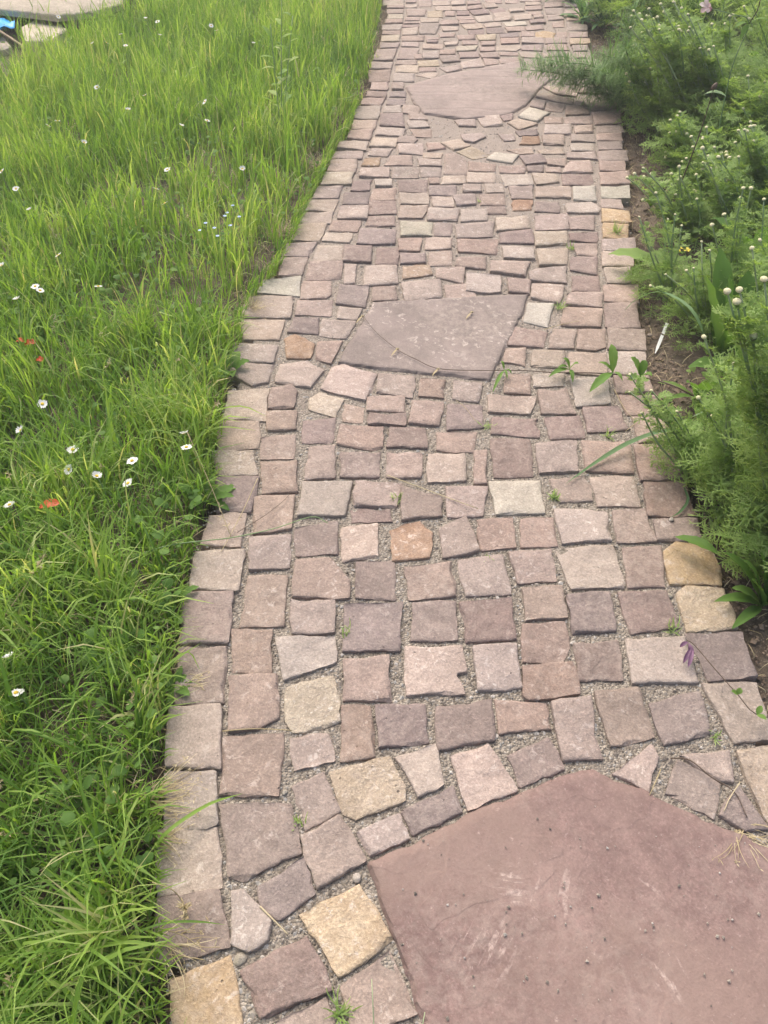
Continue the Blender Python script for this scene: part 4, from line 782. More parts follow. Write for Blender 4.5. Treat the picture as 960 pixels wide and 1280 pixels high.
CH+=[((800,40),[(790,-30),(805,-20)],'bushy pale green plant at the top edge above the far bend, left',130,.13,.30,.006,.45,.0045,.2),
 ((850,50),[(850,-40),(840,-25)],'bushy pale green plant at the top edge, second from the far bend',130,.13,.32,.006,.5,.0045,.2),
 ((905,70),[(900,-50),(915,-40)],'bushy pale green plant at the top edge under the pink flower',130,.13,.32,.006,.5,.0045,.2),
 ((960,60),[(955,-50),(970,-40)],'bushy pale green plant filling the top right corner',130,.13,.34,.006,.5,.0045,.2),
 ((1000,200),[(990,60),(985,80)],'bushy pale green plant at the right edge below the top right corner',110,.11,.28,.006,.42,.004,.2),
 ((880,-10),[(880,-70)],'pale green bush in the back row above the far bed, left',120,.15,.5,.006,.6,.006,.2),
 ((980,-10),[(980,-80)],'pale green bush in the back row above the far bed, right',120,.15,.5,.006,.6,.006,.2)]
for i,(bp_,tips,lab,nl,lf,sp_,br,lz,lw,bk) in enumerate(CH): chamomile(bp_,tips,lab,nl,lf,sp_,br,lz,lw,40+i,bk)

# --- dark needle-leaved plant reaching over the far slab
def needle_plant(base_px,branches,label,seed,nl=.05,dens=150,wid=.0022,mat=None):
    R.seed(seed); b=gnd(*base_px,z=-.03); root=empty('needle_plant',b,label,'plant')
    fol=MB()
    for (ctrl,r) in branches:
        P=pathpts(ctrl,16); mb=MB(); mb.tube(P,np.linspace(r,r*.4,16),5,.2); loc0(mb.build('stem',M_STEM,root),root)
        L=sum(np.linalg.norm(P[i+1]-P[i]) for i in range(15))
        for k in range(int(L*dens)):
            u=R.random(); i=u*15; j=min(14,int(i)); p=Vector(P[j]).lerp(Vector(P[j+1]),i-j); tdir=Vector(P[j+1]-P[j]).normalized()
            a=Vector((R.gauss(0,1),R.gauss(0,1),R.gauss(0,.8))); a=(a-a.dot(tdir)*tdir).normalized(); dv=(tdir*.8+a).normalized(); s=nl*R.uniform(.6,1.2)*(1.15-.6*u)
            q=p+dv*s; fol.ribbon([p,p.lerp(q,.5)+Vector((0,0,.004)),q],[wid,wid,wid*.4],(0,0,1),R.uniform(.1,.9))
            for m_ in range(5):
                o_=p.lerp(q,.2+.16*m_); a2=(dv+Vector((R.gauss(0,.7),R.gauss(0,.7),R.gauss(0,.6)))).normalized(); fol.ribbon([o_,o_+a2*s*.5],[wid*.8,wid*.35],(0,0,1),R.uniform(.1,.9))
    f=loc0(fol.build('foliage',mat or M_DARKFERN,root),root); f['kind']='stuff'
gz=lambda x,y,z:gnd(x,y,z)
bb=gnd(790,128)
needle_plant((792,130),[([gnd(792,130),gz(752,100,.10),gz(700,92,.12),gz(648,86,.10)],.004),([gnd(792,130),gz(748,86,.16),gz(705,78,.18),gz(678,74,.16)],.004),([gnd(792,130),gz(760,112,.08),gz(728,108,.08),gz(700,100,.06)],.003),
 ([gnd(792,130),gz(778,80,.25),gz(760,70,.32)],.004),([gnd(792,130),gz(770,118,.06),gz(738,118,.05)],.003),([gnd(792,130),gz(755,92,.14),gz(720,88,.15),gz(690,84,.14)],.003),([gnd(792,130),gz(765,105,.10),gz(735,98,.11),gz(712,95,.10)],.003),([gnd(795,132),gz(772,100,.14),gz(750,88,.20)],.003),([gnd(795,130),gz(790,90,.22),gz(782,60,.36)],.004)],'dark green needle leaved plant reaching over the far rippled slab',3,.115,300,.0032)
for i,(px,py,tl,lab) in enumerate([(812,135,[(775,20),(790,5),(800,40),(770,50),(810,60)],'dark green feathery bush standing behind the needle leaved plant at the far bend'),(885,150,[(840,-20),(870,-10),(905,0),(860,30),(885,40)],'dark green feathery bush at the top of the bed, left of the pink flower'),(980,170,[(930,-20),(960,-10),(985,10),(945,40)],'dark green feathery bush in the top right corner')]):
    B=gnd(px,py,-.03); br=[]
    for (x,y) in tl: tp=atY(x,y,B[1]+.1); br.append(([B,B*.5+tp*.5+np.array((0,0,.05)),tp],.004)); 
    needle_plant((px,py),br,lab,60+i,.10,170,.0036,M_FERN if i else None)

# --- docks and other broad-leaved weeds
g=gnd
def lf(a,e,w,bz,sh): return (np.array(a),np.array(e),w,bz,sh)
b0=g(832,352,-.02)
leafy('dock_plant',b0,'dock with one light green leaf lying over the tan edging stone','x' and [lf(b0+(0,0,.02),g(760,318,.05),.078,.06,1.0),lf(b0+(0,0,.01),g(800,352,.03),.030,.03,.5),lf(b0+(0,.01,.01),g(845,325,.06),.03,.03,.4)],M_BROAD,stems=[(curve(b0,g(815,344,.02),(0,0,.01),5),.003,M_STEM)])
b0=g(896,452,-.03)
leafy('dock_plant',b0,'tall dock with broad upright dark green leaves behind the white plant label',[lf(b0,atY(880,340,b0[1]-.02),.095,.03,.6),lf(b0,atY(912,345,b0[1]),.08,.03,.45),lf(b0,atY(900,310,b0[1]+.18),.08,.05,.4),lf(b0,g(930,410,.18),.06,.05,.3),lf(b0,atY(945,330,b0[1]+.12),.07,.04,.2)],M_BROAD)
b0=g(950,762,-.03)
leafy('plantain_rosette',b0,'rosette of glossy lance shaped leaves at the right edge, beside the ochre edging stones',[lf(b0+(0,0,.01),g(893,752,.02),.028,.045,.35),lf(b0+(0,0,.01),g(915,786,.0),.025,.03,.45),lf(g(897,692,.05),g(843,671,.03),.030,.02,.3),lf(b0+(0,0,.01),g(905,690,.11),.030,.05,.3),lf(b0+(0,0,.01),g(928,700,.13),.028,.05,.35),lf(b0+(0,0,.01),g(950,690,.14),.030,.04,.2),lf(b0+(0,0,.01),g(915,735,.05),.030,.03,.65),lf(b0+(0,0,.01),g(985,770,.04),.04,.05,.4),lf(b0+(0,0,.01),g(975,720,.12),.04,.05,.3),lf(b0+(0,0,.01),g(940,725,.10),.034,.03,.35)],M_BROAD)
b0=g(870,500,-.03)
leafy('plantain_rosette',b0,'leafy weed under the feathery plants, with a leaf pointing at the path',[lf(b0,g(822,478,.03),.026,.03,.9),lf(b0,g(858,478,.09),.03,.04,.5),lf(b0,g(892,505,.06),.04,.04,.4),lf(b0,g(875,535,.05),.035,.03,.5),lf(b0,g(835,500,.04),.022,.03,.6),lf(b0,g(905,540,.1),.05,.05,.35),lf(b0,g(900,480,.12),.05,.05,.35)],M_BROAD)
for i,(px,py,n,L,w,mt,lab) in enumerate([(905,200,9,.26,.075,M_BROAD,'broad leaved weed in the middle of the far bed'),(945,130,9,.34,.09,M_BROAD,'large broad leaved weed behind the bed near the top right corner'),
  (855,240,8,.16,.045,M_BROAD,'small broad leaved weed beside the bare soil, right of the path'),(938,345,9,.25,.075,M_BROAD,'broad leaved weed at the right edge below the dense bud cluster'),
  (728,30,24,.20,.036,M_GLAUC,'grey green leafy plant hanging over the far end of the path'),(752,38,24,.20,.036,M_GLAUC,'grey green leafy plant at the far path corner, right of the hanging one'),
  (790,30,10,.36,.06,M_BROAD,'leafy green weed behind the far feathery plants, left one'),(850,60,10,.40,.07,M_BROAD,'leafy green weed behind the far feathery plants, right one'),
  (925,480,8,.20,.06,M_BROAD,'dark leafy weed in the shade of the tall feathery plant'),(712,6,24,.24,.04,M_GLAUC,'grey green leafy plant at the top edge above the path'),(812,262,6,.07,.022,M_BROAD,'seedling rosette on the bare soil beside the path'),
  (960,640,8,.18,.05,M_BROAD,'leafy weed at the right edge under the tall feathery plant')]):
    b0=g(px,py,-.03); leafy('broadleaf_weed',b0,lab,rosette(b0,n,L,w,100+i,(.0,1.2) if mt is M_GLAUC else (.35,1.25),(.15,.8)),mt)
# silvery hanging leaves at the far end
# --- long strap leaves
def strap(name,label,ctrl,w,mat,sh,parts=16):
    P=pathpts(ctrl,parts); b=P[0]; root=empty(name,b,label,'leaf' if 'leaf' in name else 'plant'); mb=MB()
    u=np.linspace(0,1,parts); wd=w*np.minimum(1,np.minimum(u*3+.5,(1-u)*2.6+.05)); mb.ribbon(P,wd,(0,0,1),sh,0,.35)
    loc0(mb.build('blade',mat,root),root); return root
strap('strap_leaf_plant','long dark green strap leaf lying over two setts below the leafy vine',[g(862,552,-.02),g(838,538,.06),g(790,552,.035),g(745,578,.012),g(708,604,.006)],.014,M_GLAUC,.35)
strap('strap_leaf_plant','arching bluish green strap leaf tipping over the right edging',[g(882,440,-.02),g(880,420,.10),g(862,385,.16),g(825,365,.13),g(795,375,.05),g(781,388,.01)],.013,M_GLAUC,.6)
strap('strap_leaf_plant','short pale edged strap leaf inside the feathery foliage',[g(868,600,-.02),g(876,575,.04),g(885,548,.09)],.011,M_GLAUC,.8,8)
strap('strap_leaf_plant','pale grass leaf pointing up right through the buds',[g(850,530,-.02),g(868,520,.06),g(906,504,.10)],.008,M_GLAUC,.95,8)
strap('strap_leaf_plant','thin dark strap leaf curling along the right edging stone',[g(855,610,.02),g(860,625,.012),g(850,640,.008),g(838,647,.006)],.007,M_GLAUC,.2,8)

# --- vine lying across the path
def vine():
    ctrl=[g(905,520,-.02),g(850,486,.05),g(805,472,.045),(g(770,468,.03)),g(735,466,.02),g(700,466,.014),g(650,463,.010),g(612,463,.010),g(550,461,.008),g(520,449,.008),g(497,437,.008),g(470,415,.008),g(453,394,.008)]
    root=empty('vine',ctrl[0],'thin trailing vine lying across the path and the grey slab, with leaf clusters','vine'); P=pathpts(ctrl,60)
    mb=MB(); mb.tube(P[:30],np.linspace(.0028,.0015,30),5,.3); loc0(mb.build('stem',M_BSTEM,root),root)
    mb=MB(); mb.tube(P[29:],np.linspace(.0014,.0008,31),4,.3); loc0(mb.build('tendril',M_BSTEM,root),root)
    def cluster(c,tips,wl):
        for (tx,ty,z,w) in tips:
            mb=MB(); mb.leaf(curve(c,g(tx,ty,z),(0,0,.02),11),w,(0,0,1),R.uniform(.35,.7),0,.35,.5,.12,.03); loc0(mb.build('leaf',M_BROAD,root),root)
    cluster(g(766,466,.03),[(764,430,.09,.030),(737,490,.02,.030),(748,453,.05,.016),(778,476,.03,.014)],0)
    cluster(g(712,462,.02),[(686,471,.02,.020),(704,448,.05,.018),(723,455,.05,.018),(716,478,.01,.014),(697,460,.03,.014)],0)
    cluster(g(630,463,.012),[(616,490,.008,.012),(626,452,.03,.009),(634,474,.01,.008),(640,468,.015,.007)],0)
    cluster(g(800,472,.045),[(788,446,.10,.030),(806,450,.09,.026),(815,470,.07,.022),(795,485,.03,.012)],0)
    for (x,y) in ((497,436),(548,461),(453,395),(590,390)):
        mb=MB(); mb.blob(g(x,y,.010),.006,.004,.003,7,4,.6,0,.15); mb.leaf(curve(g(x,y,.010),g(x-8,y+9,.006),(0,0,.004),7),.006,(0,0,1),.5); loc0(mb.build('withered_flower',M_STRAW,root),root)
R.seed(77); vine()
# --- purple flower on a thin stalk from the right
b0=g(990,900,-.02); root=empty('purple_flower',b0,'drooping purple flower on a thin stalk over the pale sett','flower')
mb=MB(); mb.tube(pathpts([b0,g(946,893,.03),g(922,868,.035),g(890,832,.035),g(868,806,.035),g(858,800,.03)],20),.0011,5,.3); loc0(mb.build('stem',M_BSTEM,root),root)
for (a,e) in (((860,803),(850,809)),((861,806),(862,818)),((864,810),(854,829)),((866,812),(860,834)),((860,804),(866,822))):
    mb=MB(); mb.leaf(curve(g(*a,.03),g(*e,.018),(0,0,.008),8),.009,(0,0,1),R.uniform(.2,.9),0,.6,.55,0,.03,.6); loc0(mb.build('petal',M_PURP,root),root)
for (a,e) in (((922,868),(926,860)),((922,868),(914,864)),((946,893),(952,882)),((946,893),(958,900))):
    mb=MB(); mb.leaf(curve(g(*a,.035),g(*e,.045),(0,0,.004),7),.012,(0,0,1),.6); loc0(mb.build('leaf',M_BROAD,root),root)
# --- pink flower and dark stalk top right
b0=g(885,235,-.03); root=empty('campion_plant',b0,'tall thin plant with a pale pink flower near the top right corner','flower'); tp=atY(884,10,b0[1]); nd_=atY(936,30,b0[1]); md=atY(912,95,b0[1])
mb=MB(); mb.tube(pathpts([b0,md,nd_,atY(915,18,b0[1]),tp],20),np.linspace(.0028,.0015,20),5,.3); loc0(mb.build('stem',M_STEM,root),root)
mb=MB(); mb.tube(pathpts([nd_,atY(948,10,b0[1]),atY(952,-15,b0[1])],8),.002,5,.3); loc0(mb.build('branch',M_BSTEM,root),root)
for k in range(5):
    a=6.283*k/5+.3; mb=MB(); mb.leaf(curve(tp,tp+np.array((math.cos(a)*.022-.01,math.sin(a)*.015,math.sin(a)*.02+.004)),(0,0,.006),8),.018,(0,-.6,.8),.7+.1*(k%3),0,.2,.7,0,.1,.8); loc0(mb.build('petal',M_PINK,root),root)
mb=MB(); mb.blob(tp+np.array((.012,0,-.004)),.008,.007,.007,8,5,.1); loc0(mb.build('calyx',M_PINK,root),root)
for (x,y) in ((918,35),(960,25),(925,50)):
    mb=MB(); mb.leaf(curve(nd_,atY(x,y,b0[1]-.03),(0,0,.02),9),.022,(0,0,1),.6); loc0(mb.build('leaf',M_BROAD,root),root)
b0=g(838,262,-.03); root=empty('seed_stalk',b0,'dark slanting stalk with a brown seed head above the branched feathery plant','plant'); tp=atY(893,108,b0[1]-.1)
mb=MB(); mb.tube(pathpts([b0,b0*.45+tp*.55+np.array((.01,0,.015)),tp],16),np.linspace(.003,.0016,16),5,.2); loc0(mb.build('stem',M_BSTEM,root),root)
mb=MB(); mb.blob(tp,.009,.009,.014,8,6,.3,0,.08,axis=(.5,0,.8)); loc0(mb.build('seed_head',M_BSTEM,root),root)
mb=MB(); mb.leaf(curve(atY(880,118,b0[1]-.09),atY(908,121,b0[1]-.12),(0,0,.02),9),.03,(0,0,1),.9); loc0(mb.build('leaf',M_GLAUC,root),root)
b0=g(862,350,-.02); root=empty('yellow_flower',b0,'small bright yellow flower among the low feathery leaves','flower'); tp=atY(855,313,b0[1])
mb=MB(); mb.tube(curve(b0,tp,(0,0,.02),8),.0014,5,.5); loc0(mb.build('stem',M_STEM,root),root)
for k in range(6):
    a=6.283*k/6; c0=tp+np.array((R.uniform(-.012,.012),0,R.uniform(-.006,.006))); mb=MB(); mb.leaf(curve(c0,c0+np.array((math.cos(a)*.012,math.sin(a)*.012,.003)),(0,0,.002),6),.010,(0,0,1),.5,0,.2,.6,0,.05,.8); loc0(mb.build('petal',M_YEL,root),root)

# --- white plant label
M_LABEL=plain('white_plastic',(.88,.88,.86,1),.4,60,.05,.05); a,e=g(822,434,-.015),g(834,404,.015)
root=empty('plant_label',a,'white plastic plant label stuck in the soil beside the right edging','label'); d=(e-a)/np.linalg.norm(e-a); sd=np.cross(d,(0,-.6,.8)); sd/=np.linalg.norm(sd); nn=np.cross(sd,d)
mb=MB(); V=[]; 
for u,w in ((-.25,.001),(0,.0045),(.3,.005),(1,.005)):
    p=a+(e-a)*u
    for s,q in ((-1,-1),(1,-1),(1,1),(-1,1)): V.append(p+sd*s*w+nn*q*.0006)
mb.add(V,[(i*4+k,i*4+(k+1)%4,(i+1)*4+(k+1)%4,(i+1)*4+k) for i in range(3) for k in range(4)]+[(0,3,2,1),(12,13,14,15)]); loc0(mb.build('stake',M_LABEL,root,False),root)
mb=MB(); p=a+(e-a)*.52; mb.add([p-sd*.0051-d*.003+nn*.0009,p+sd*.0051-d*.003+nn*.0009,p+sd*.0051+d*.003+nn*.0009,p-sd*.0051+d*.003+nn*.0009],[(0,1,2,3)]); loc0(mb.build('dark_mark',M_BSTEM,root,False),root)

# tall leafy weed at the far lawn edge
b0=g(352,178,-.02); lv=[]; R.seed(8)
stk=[atY(x,y,b0[1]+q) for x,y,q in ((352,-5,.1),(338,30,.05),(366,20,.12))]
for tp in stk:
    for k in range(9):
        u=.25+.72*k/9; p=b0*(1-u)+tp*u; a=R.uniform(0,6.283); l=R.uniform(.05,.10)*(1.1-.5*u); lv.append((p,p+np.array((math.cos(a)*l,math.sin(a)*l,l*R.uniform(-.1,.7))),l*.34,l*.15,R.uniform(.3,.9)))
leafy('tall_weed',b0,'tall leafy weed standing in the far lawn beside the path',lv,M_GRASS,stems=[(curve(b0,t_,(0,0,.02),8),.003,M_STEM) for t_ in stk])
# ------------------------------------------------------------------ daisies
def daisy_meshes(npet,rad,cup,seed):
    r=random.Random(seed); hd=MB(); pt=MB()
    for k in range(npet):
        a=6.283*k/npet+r.uniform(-.1,.1); L=rad*r.uniform(.85,1.1); p0=(math.cos(a)*rad*.25,math.sin(a)*rad*.25,0); p1=(math.cos(a)*L,math.sin(a)*L,L*cup*r.uniform(.6,1.2))
        pt.leaf(curve(p0,p1,(0,0,-rad*.05),6),rad*.30,(0,0,1),r.random(),0,.15,.65,0,0,.9)
    hd.blob((0,0,rad*.04),rad*.32,rad*.32,rad*.2,10,5,.5,0,.06); return pt,hd
DV=[daisy_meshes(18,.0115,.15,1),daisy_meshes(16,.0105,.5,2),daisy_meshes(20,.012,.05,3)]
def mesh_of(mb,name,mat):
    me=bpy.data.meshes.new(name); me.from_pydata([tuple(q) for q in mb.v],[],mb.f); me.materials.append(mat)
    at=me.attributes.new('rnd','FLOAT','POINT'); at.data.foreach_set('value',np.array(mb.r,np.float32)); me.polygons.foreach_set('use_smooth',np.ones(len(mb.f),bool)); return me
DM=[(mesh_of(p,'petals',M_PETAL),mesh_of(h,'flower_disc',M_DISC)) for p,h in DV]
DAISY=[((73,21),'far daisy just right of the pale stone in the top left corner'),((182,23),'daisy at the top, left one of the pair near the top edge'),((197,27),'daisy at the top, right one of the pair near the top edge'),((151,43),'daisy directly below the pair near the top edge, smaller'),((116,54),'bright daisy alone in the far left lawn'),
 ((133,53),'small side-on daisy right of the bright far one'),((157,57),'small daisy between the far bright one and the grass top'),((200,44),'daisy half way between the lawn centre and the top edge'),((264,32),'faint daisy in the far right lawn, upper'),((271,38),'faint daisy in the far right lawn, lower'),
 ((317,54),'daisy close to the far path edge'),((256,127),'round daisy in the upper right lawn'),((181,119),'small daisy above the flat side-on one'),((160,137),'side-on flat daisy in the middle of the upper lawn'),((72,151),'upper daisy of the close left pair'),((60,157),'lower daisy of the close left pair'),
 ((105,178),'lone daisy below the close left pair'),((121,109),'tiny daisy above the middle of the upper lawn'),((259,151),'small daisy below the round one in the upper right lawn'),((227,157),'tiny pale daisy in the right lawn'),((209,212),'big daisy, upper one of two in line above the lawn middle'),((195,236),'big daisy, lower one of two in line above the lawn middle'),
 ((303,211),'daisy near the path beside the blue flowers'),((2,214),'daisy cut by the left edge, upper'),((20,236),'side-on daisy near the left edge'),((37,262),'plain white daisy left in the middle lawn'),((206,254),'tiny daisy right of the lawn middle'),((73,319),'small daisy left of the lawn middle'),
 ((2,332),'daisy cut by the left edge, lower'),((44,358),'left one of three daisies above the red petals'),((50,363),'taller daisy on a visible stalk above the red petals'),((21,374),'lowest of three daisies above the red petals'),((123,358),'side-on daisy right of the lawn middle, facing up'),((53,505),'half open daisy below the red petals'),((26,538),'daisy near the left edge above the open cluster'),
 ((91,562),'topmost daisy of the open cluster, seen from the side'),((86,587),'lower left daisy of the open cluster'),((121,595),'wide open daisy at the bottom of the cluster'),((165,576),'wide open daisy right of the cluster'),((160,604),'ragged cream daisy below the right open one'),((230,542),'daisy beside the left edging, upper'),((233,559),'daisy beside the left edging, lower'),((12,631),'daisy near the left edge beside the red petal in the lower lawn'),((11,821),'shaggy daisy at the left edge in the lower lawn'),((20,866),'flat open daisy with yellow disc in the lower left lawn')]
R.seed(5)
for i,((px,py),lab) in enumerate(DAISY):
    z=R.uniform(.15,.20) if py<400 else R.uniform(.10,.13); hp=g(px,py,z); b=np.array((hp[0]+R.uniform(-.02,.02),hp[1]+R.uniform(-.01,.02),-.02))
    root=empty('daisy',b,'white '+lab,'daisy','daisies in the lawn'); pm,dm=DM[i%3]
    st=MB(); st.tube(curve(b,hp,(R.uniform(-.01,.01),0,.01),6),.0011,4,.5); loc0(st.build('stem',M_STEM,root),root)
    rot=(R.uniform(-.1,.7),R.uniform(-.45,.45),R.uniform(0,6))
    for me,nm in ((pm,'petals'),(dm,'flower_disc')):
        o=link(nm,me,root,hp); loc0(o,root); o.rotation_euler=rot; o.scale=[1.22 if py>400 else 1.15]*3
        rot=rot
# --- blue speckle of forget-me-nots
FM=[(291,257),(284,266),(281,270),(299,271),(288,282),(268,285),(257,279),(272,295),(250,288)]
FML=['topmost','right one of the upper pair','left one of the upper pair','rightmost','lowest right one','middle left one','left upper one','lowest','leftmost']
for i,(px,py) in enumerate(FM):
    hp=g(px,py,.13); b=np.array((hp[0],hp[1]+.01,-.02)); root=empty('blue_flower',b,'tiny blue flower, '+FML[i]+' of the patch in the lawn','flower','tiny blue flowers in the lawn')
    st=MB(); st.tube(curve(b,hp,(0,0,.01),5),.0010,4,.5); loc0(st.build('stem',M_STEM,root),root)
    for k in range(5):
        a=6.283*k/5+i; mb=MB(); mb.leaf(curve(hp,hp+np.array((math.cos(a)*.007,math.sin(a)*.007,.001)),(0,0,.001),5),.007,(0,0,1),R.random(),0,.1,.6,0,0,.9); loc0(mb.build('petal',M_BLUE,root),root)
# --- fallen orange petals
for (px,py,l,w,z,lab) in ((38,430,.034,.022,.10,'bright orange red petal in the grass, upper right of three'),(25,427,.030,.016,.09,'dull orange petal in the grass beside the bright one'),(50,451,.026,.018,.08,'small orange petal below the bright one'),(62,632,.048,.022,.125,'long orange petal lying in the lower lawn')):
    c=g(px,py,z); a=R.uniform(-.4,.6); d=np.array((math.cos(a),math.sin(a),.15))*l/2; mb=MB(); mb.leaf(curve(c-d,c+d,(0,0,.012),9),w,(0,-.3,1),R.random(),0,.3,.55,0,.1,.8); tag(mb.build('fallen_petal',M_RED,None,loc=c),lab,'petal','orange petals fallen in the lawn')

# ------------------------------------------------------------------ straws, stalks and bits lying about
def straw(name,label,pts,r,mat=M_STRAW,cat='straw',ears=0,group=None):
    P=pathpts(pts,max(6,4*len(pts))); b=P[0]; mb=MB(); mb.tube(P,np.linspace(r,r*.6,len(P)),5,R.uniform(.3,.9))
    if not ears: return tag(mb.build(name,mat,None,loc=b),label,cat,group)
    root=empty(name,b,label,cat,group); loc0(mb.build('stem',mat,root),root); e=MB()
    for k in range(ears):
        u=R.uniform(.72,1); p=Vector(P[min(len(P)-1,int(u*(len(P)-1)))]); a=Vector((R.gauss(0,1),R.gauss(0,1),R.gauss(.3,.6))).normalized(); e.leaf(curve(p,p+a*.014,(0,0,.002),4),.0028,(0,0,1),R.random())
    f=loc0(e.build('seed_head',mat,root),root); f['kind']='stuff'; return root
Z=.007
straw('straw','long pale straw lying across setts left of the white sett',[g(484,594,.012),g(530,611,.008),g(598,636,Z)],.0016)
straw('straw','straw bent in the joint left of the strap leaf',[g(768,487,.012),g(780,510,.01),g(796,528,Z)],.0013)
straw('straw','short straw meeting the bent one near the strap leaf',[g(796,528,Z),g(782,539,Z)],.0012)
straw('straw','thin straw leaning from the lawn onto the left edging',[g(234,540,.09),g(262,604,.05),g(289,671,Z)],.0014,ears=10)
straw('straw','thin straw crossing the left edging toward the lower right',[g(322,598,.02),g(305,636,.015),g(284,676,Z),g(276,690,Z)],.0012)
straw('straw','thick dry straw standing in the lower left lawn',[g(-8,790,.05),g(30,735,.09),g(57,692,.13)],.0019,ears=14)
straw('straw','short straw in the joint above the big ochre sett',[g(325,1133,.002),g(342,1150,.004),g(360,1168,.003)],.0016)
straw('straw','pale straw along the lower end of the left edging',[g(209,1193,Z),g(232,1196,Z),g(256,1200,Z)],.0013)
straw('straw','thin curved straw under the grey cracked sett',[g(278,914,.004),g(320,911,.004),g(365,913,.003)],.0014)
straw('straw','straw beside the grey slab under the white sett',[g(680,412,Z),g(700,406,Z),g(724,401,Z)],.0012)
straw('straw','straw above the tip of the big red slab',[g(826,962,Z),g(820,976,Z),g(812,994,.006)],.0014)
straw('straw','thin curved root beside the far slab vine, on the mauve sett',[g(570,500,Z),g(582,510,Z),g(594,526,Z)],.0009)
straw('dark_twig','thin dark curved twig lying on setts at the right below the purple flower',[g(838,948,Z),g(862,950,.012),g(890,972,.012),g(918,990,Z),g(934,1022,Z)],.0016,M_BSTEM,'twig')
straw('dark_twig','short fork of the twig over the mauve sett at the right edge',[g(925,978,.01),g(912,998,.008),g(905,1014,Z)],.0012,M_STRAW,'twig')
straw('dark_twig','thin dark curved stalk on the left edging under the green stalk',[g(296,666,.01),g(330,645,.014),g(352,628,.01),g(362,618,Z)],.0009,M_BSTEM,'twig')
straw('plantain_stalk','long green stalk with a tiny bud reaching from the lawn over the left setts',[g(160,698,.05),g(215,681,.06),g(290,672,.045),g(345,660,.03),g(390,646,.02),g(410,654,.014)],.0016,M_STEM,'stalk')
straw('grass_stalk','dry seed stalk hanging over the lower left edging',[g(190,1103,.06),g(215,1112,.05),g(228,1128,.02),g(236,1148,.008)],.0011,M_STRAW,'stalk',ears=26)
straw('grass_stalk','thin dry stalk curving over the edging above the bottom ochre stone',[g(200,1160,.04),g(230,1170,.02),g(250,1183,Z),g(275,1184,Z)],.0010,M_STRAW,'stalk')
# broad grass leaves lying over the edging
for (c,w,sh,lab) in (([g(190,1062,.03),g(215,1035,.05),g(262,1005,.03),g(303,992,.012)],.007,.45,'long green grass blade across the left edging, pointing at the big brown sett'),([g(150,1175,.05),g(200,1155,.05),g(245,1152,.03),g(282,1156,.012)],.004,.2,'thin dark grass blade over the lower left edging'),
  ([g(170,870,.05),g(205,835,.07),g(235,815,.03),g(250,838,.01)],.005,.6,'bent grass blade drooping onto the left edging'),([g(180,880,.04),g(215,830,.06),g(252,803,.025)],.005,.5,'pale grass blade crossing the left edging above the bent one'),
  ([g(210,560,.04),g(255,520,.07),g(300,508,.03),g(332,520,.01)],.008,.7,'broad light green grass blade over the tan edging stones'),([g(230,560,.04),g(270,535,.06),g(320,538,.02)],.007,.75,'broad light green grass blade below the other one on the edging')):
    strap('grass_blade_tuft',lab,c,w,M_GRASS,sh,10)
# dandelion-like leaves at the left edge
for (px,py,L,w,n,lab) in ((262,632,.095,.032,7,'leafy weed in the lawn edge beside the mauve edging stone'),(292,470,.10,.034,6,'dark green leafy weed hanging over the left edging near the rust sett'),(255,485,.10,.03,7,'dark weed with cut leaves in the lawn left of the tan edging'),(150,965,.05,.030,8,'round leaved weed in the lower lawn'),(100,1010,.05,.03,8,'round leaved weed in the bottom left lawn'),(170,1235,.05,.03,5,'low weed with round leaves at the bottom by the edging'),(215,760,.08,.022,7,'small dark weed growing against the left edging'),(222,865,.06,.02,7,'tiny weed creeping onto the left edging')):
    b0=g(px,py,-.02); leafy('lawn_weed',b0,lab,rosette(b0,n,L,w,px,(.15,.9),(.25,.7)),M_BROAD,tooth=.2 if n<8 else 0)
# dry tufts
def tuft(label,px,py,n,L,seed,mat=M_STRAW,elev=(.1,.9),dirs=(0,6.283),w=.0014,name='dry_tuft'):
    r=random.Random(seed); b=g(px,py,-.005); mb=MB()
    for k in range(n):
        a=r.uniform(*dirs); e=r.uniform(*elev); l=L*r.uniform(.5,1.1); p=b+np.array((r.gauss(0,.006),r.gauss(0,.006),0)); q=p+np.array((math.cos(a)*math.cos(e)*l,math.sin(a)*math.cos(e)*l,math.sin(e)*l))
        P=curve(p,q,(r.gauss(0,l*.16),r.gauss(0,l*.16),l*r.uniform(-.05,.25)),6); mb.ribbon(P,[w,w,w,w*.8,w*.6,w*.3],(0,0,1),r.random())
        if mat is M_STRAW and r.random()<.5:
            for _ in range(3): mb.leaf(curve(q,np.array(q)+np.array((r.gauss(0,.004),r.gauss(0,.004),r.gauss(0,.003))),(0,0,0),3),.002,(0,0,1),r.random())
    return tag(mb.build(name,mat,None,loc=b),label,'grass tuft' if mat is M_STRAW else 'moss')
tuft('dry yellow grass tuft spilling over the left edging beside the brown sett',180,1005,60,.11,1,dirs=(-.4,.9),elev=(.05,.5))
tuft('smaller dry grass tuft below the yellow one on the left edging',195,1048,34,.07,2,dirs=(-.9,.7),elev=(.05,.5))
tuft('dry roots and straw at the right edge of the big red slab',925,1040,26,.075,3,dirs=(-2.6,.3),elev=(0,.3))
tuft('dry grass tuft on the edging beside the ochre stone at the bottom',205,1180,24,.08,4,dirs=(-1.2,.4),elev=(.05,.4))
tuft('dry yellow tuft on the left edging below the two grey joints',232,855,22,.05,5,dirs=(-.5,.8),elev=(.05,.4))
tuft('dead straw heap between lawn and the pale greenish edging stone',312,388,60,.08,6,dirs=(-1,2.5),elev=(0,.5))
tuft('dead straw heap in the bare strip beside the upper left edging',352,290,70,.09,7,elev=(0,.4))
tuft('dead straw heap in the bare strip farther up the left edging',395,205,60,.10,8,elev=(0,.4))
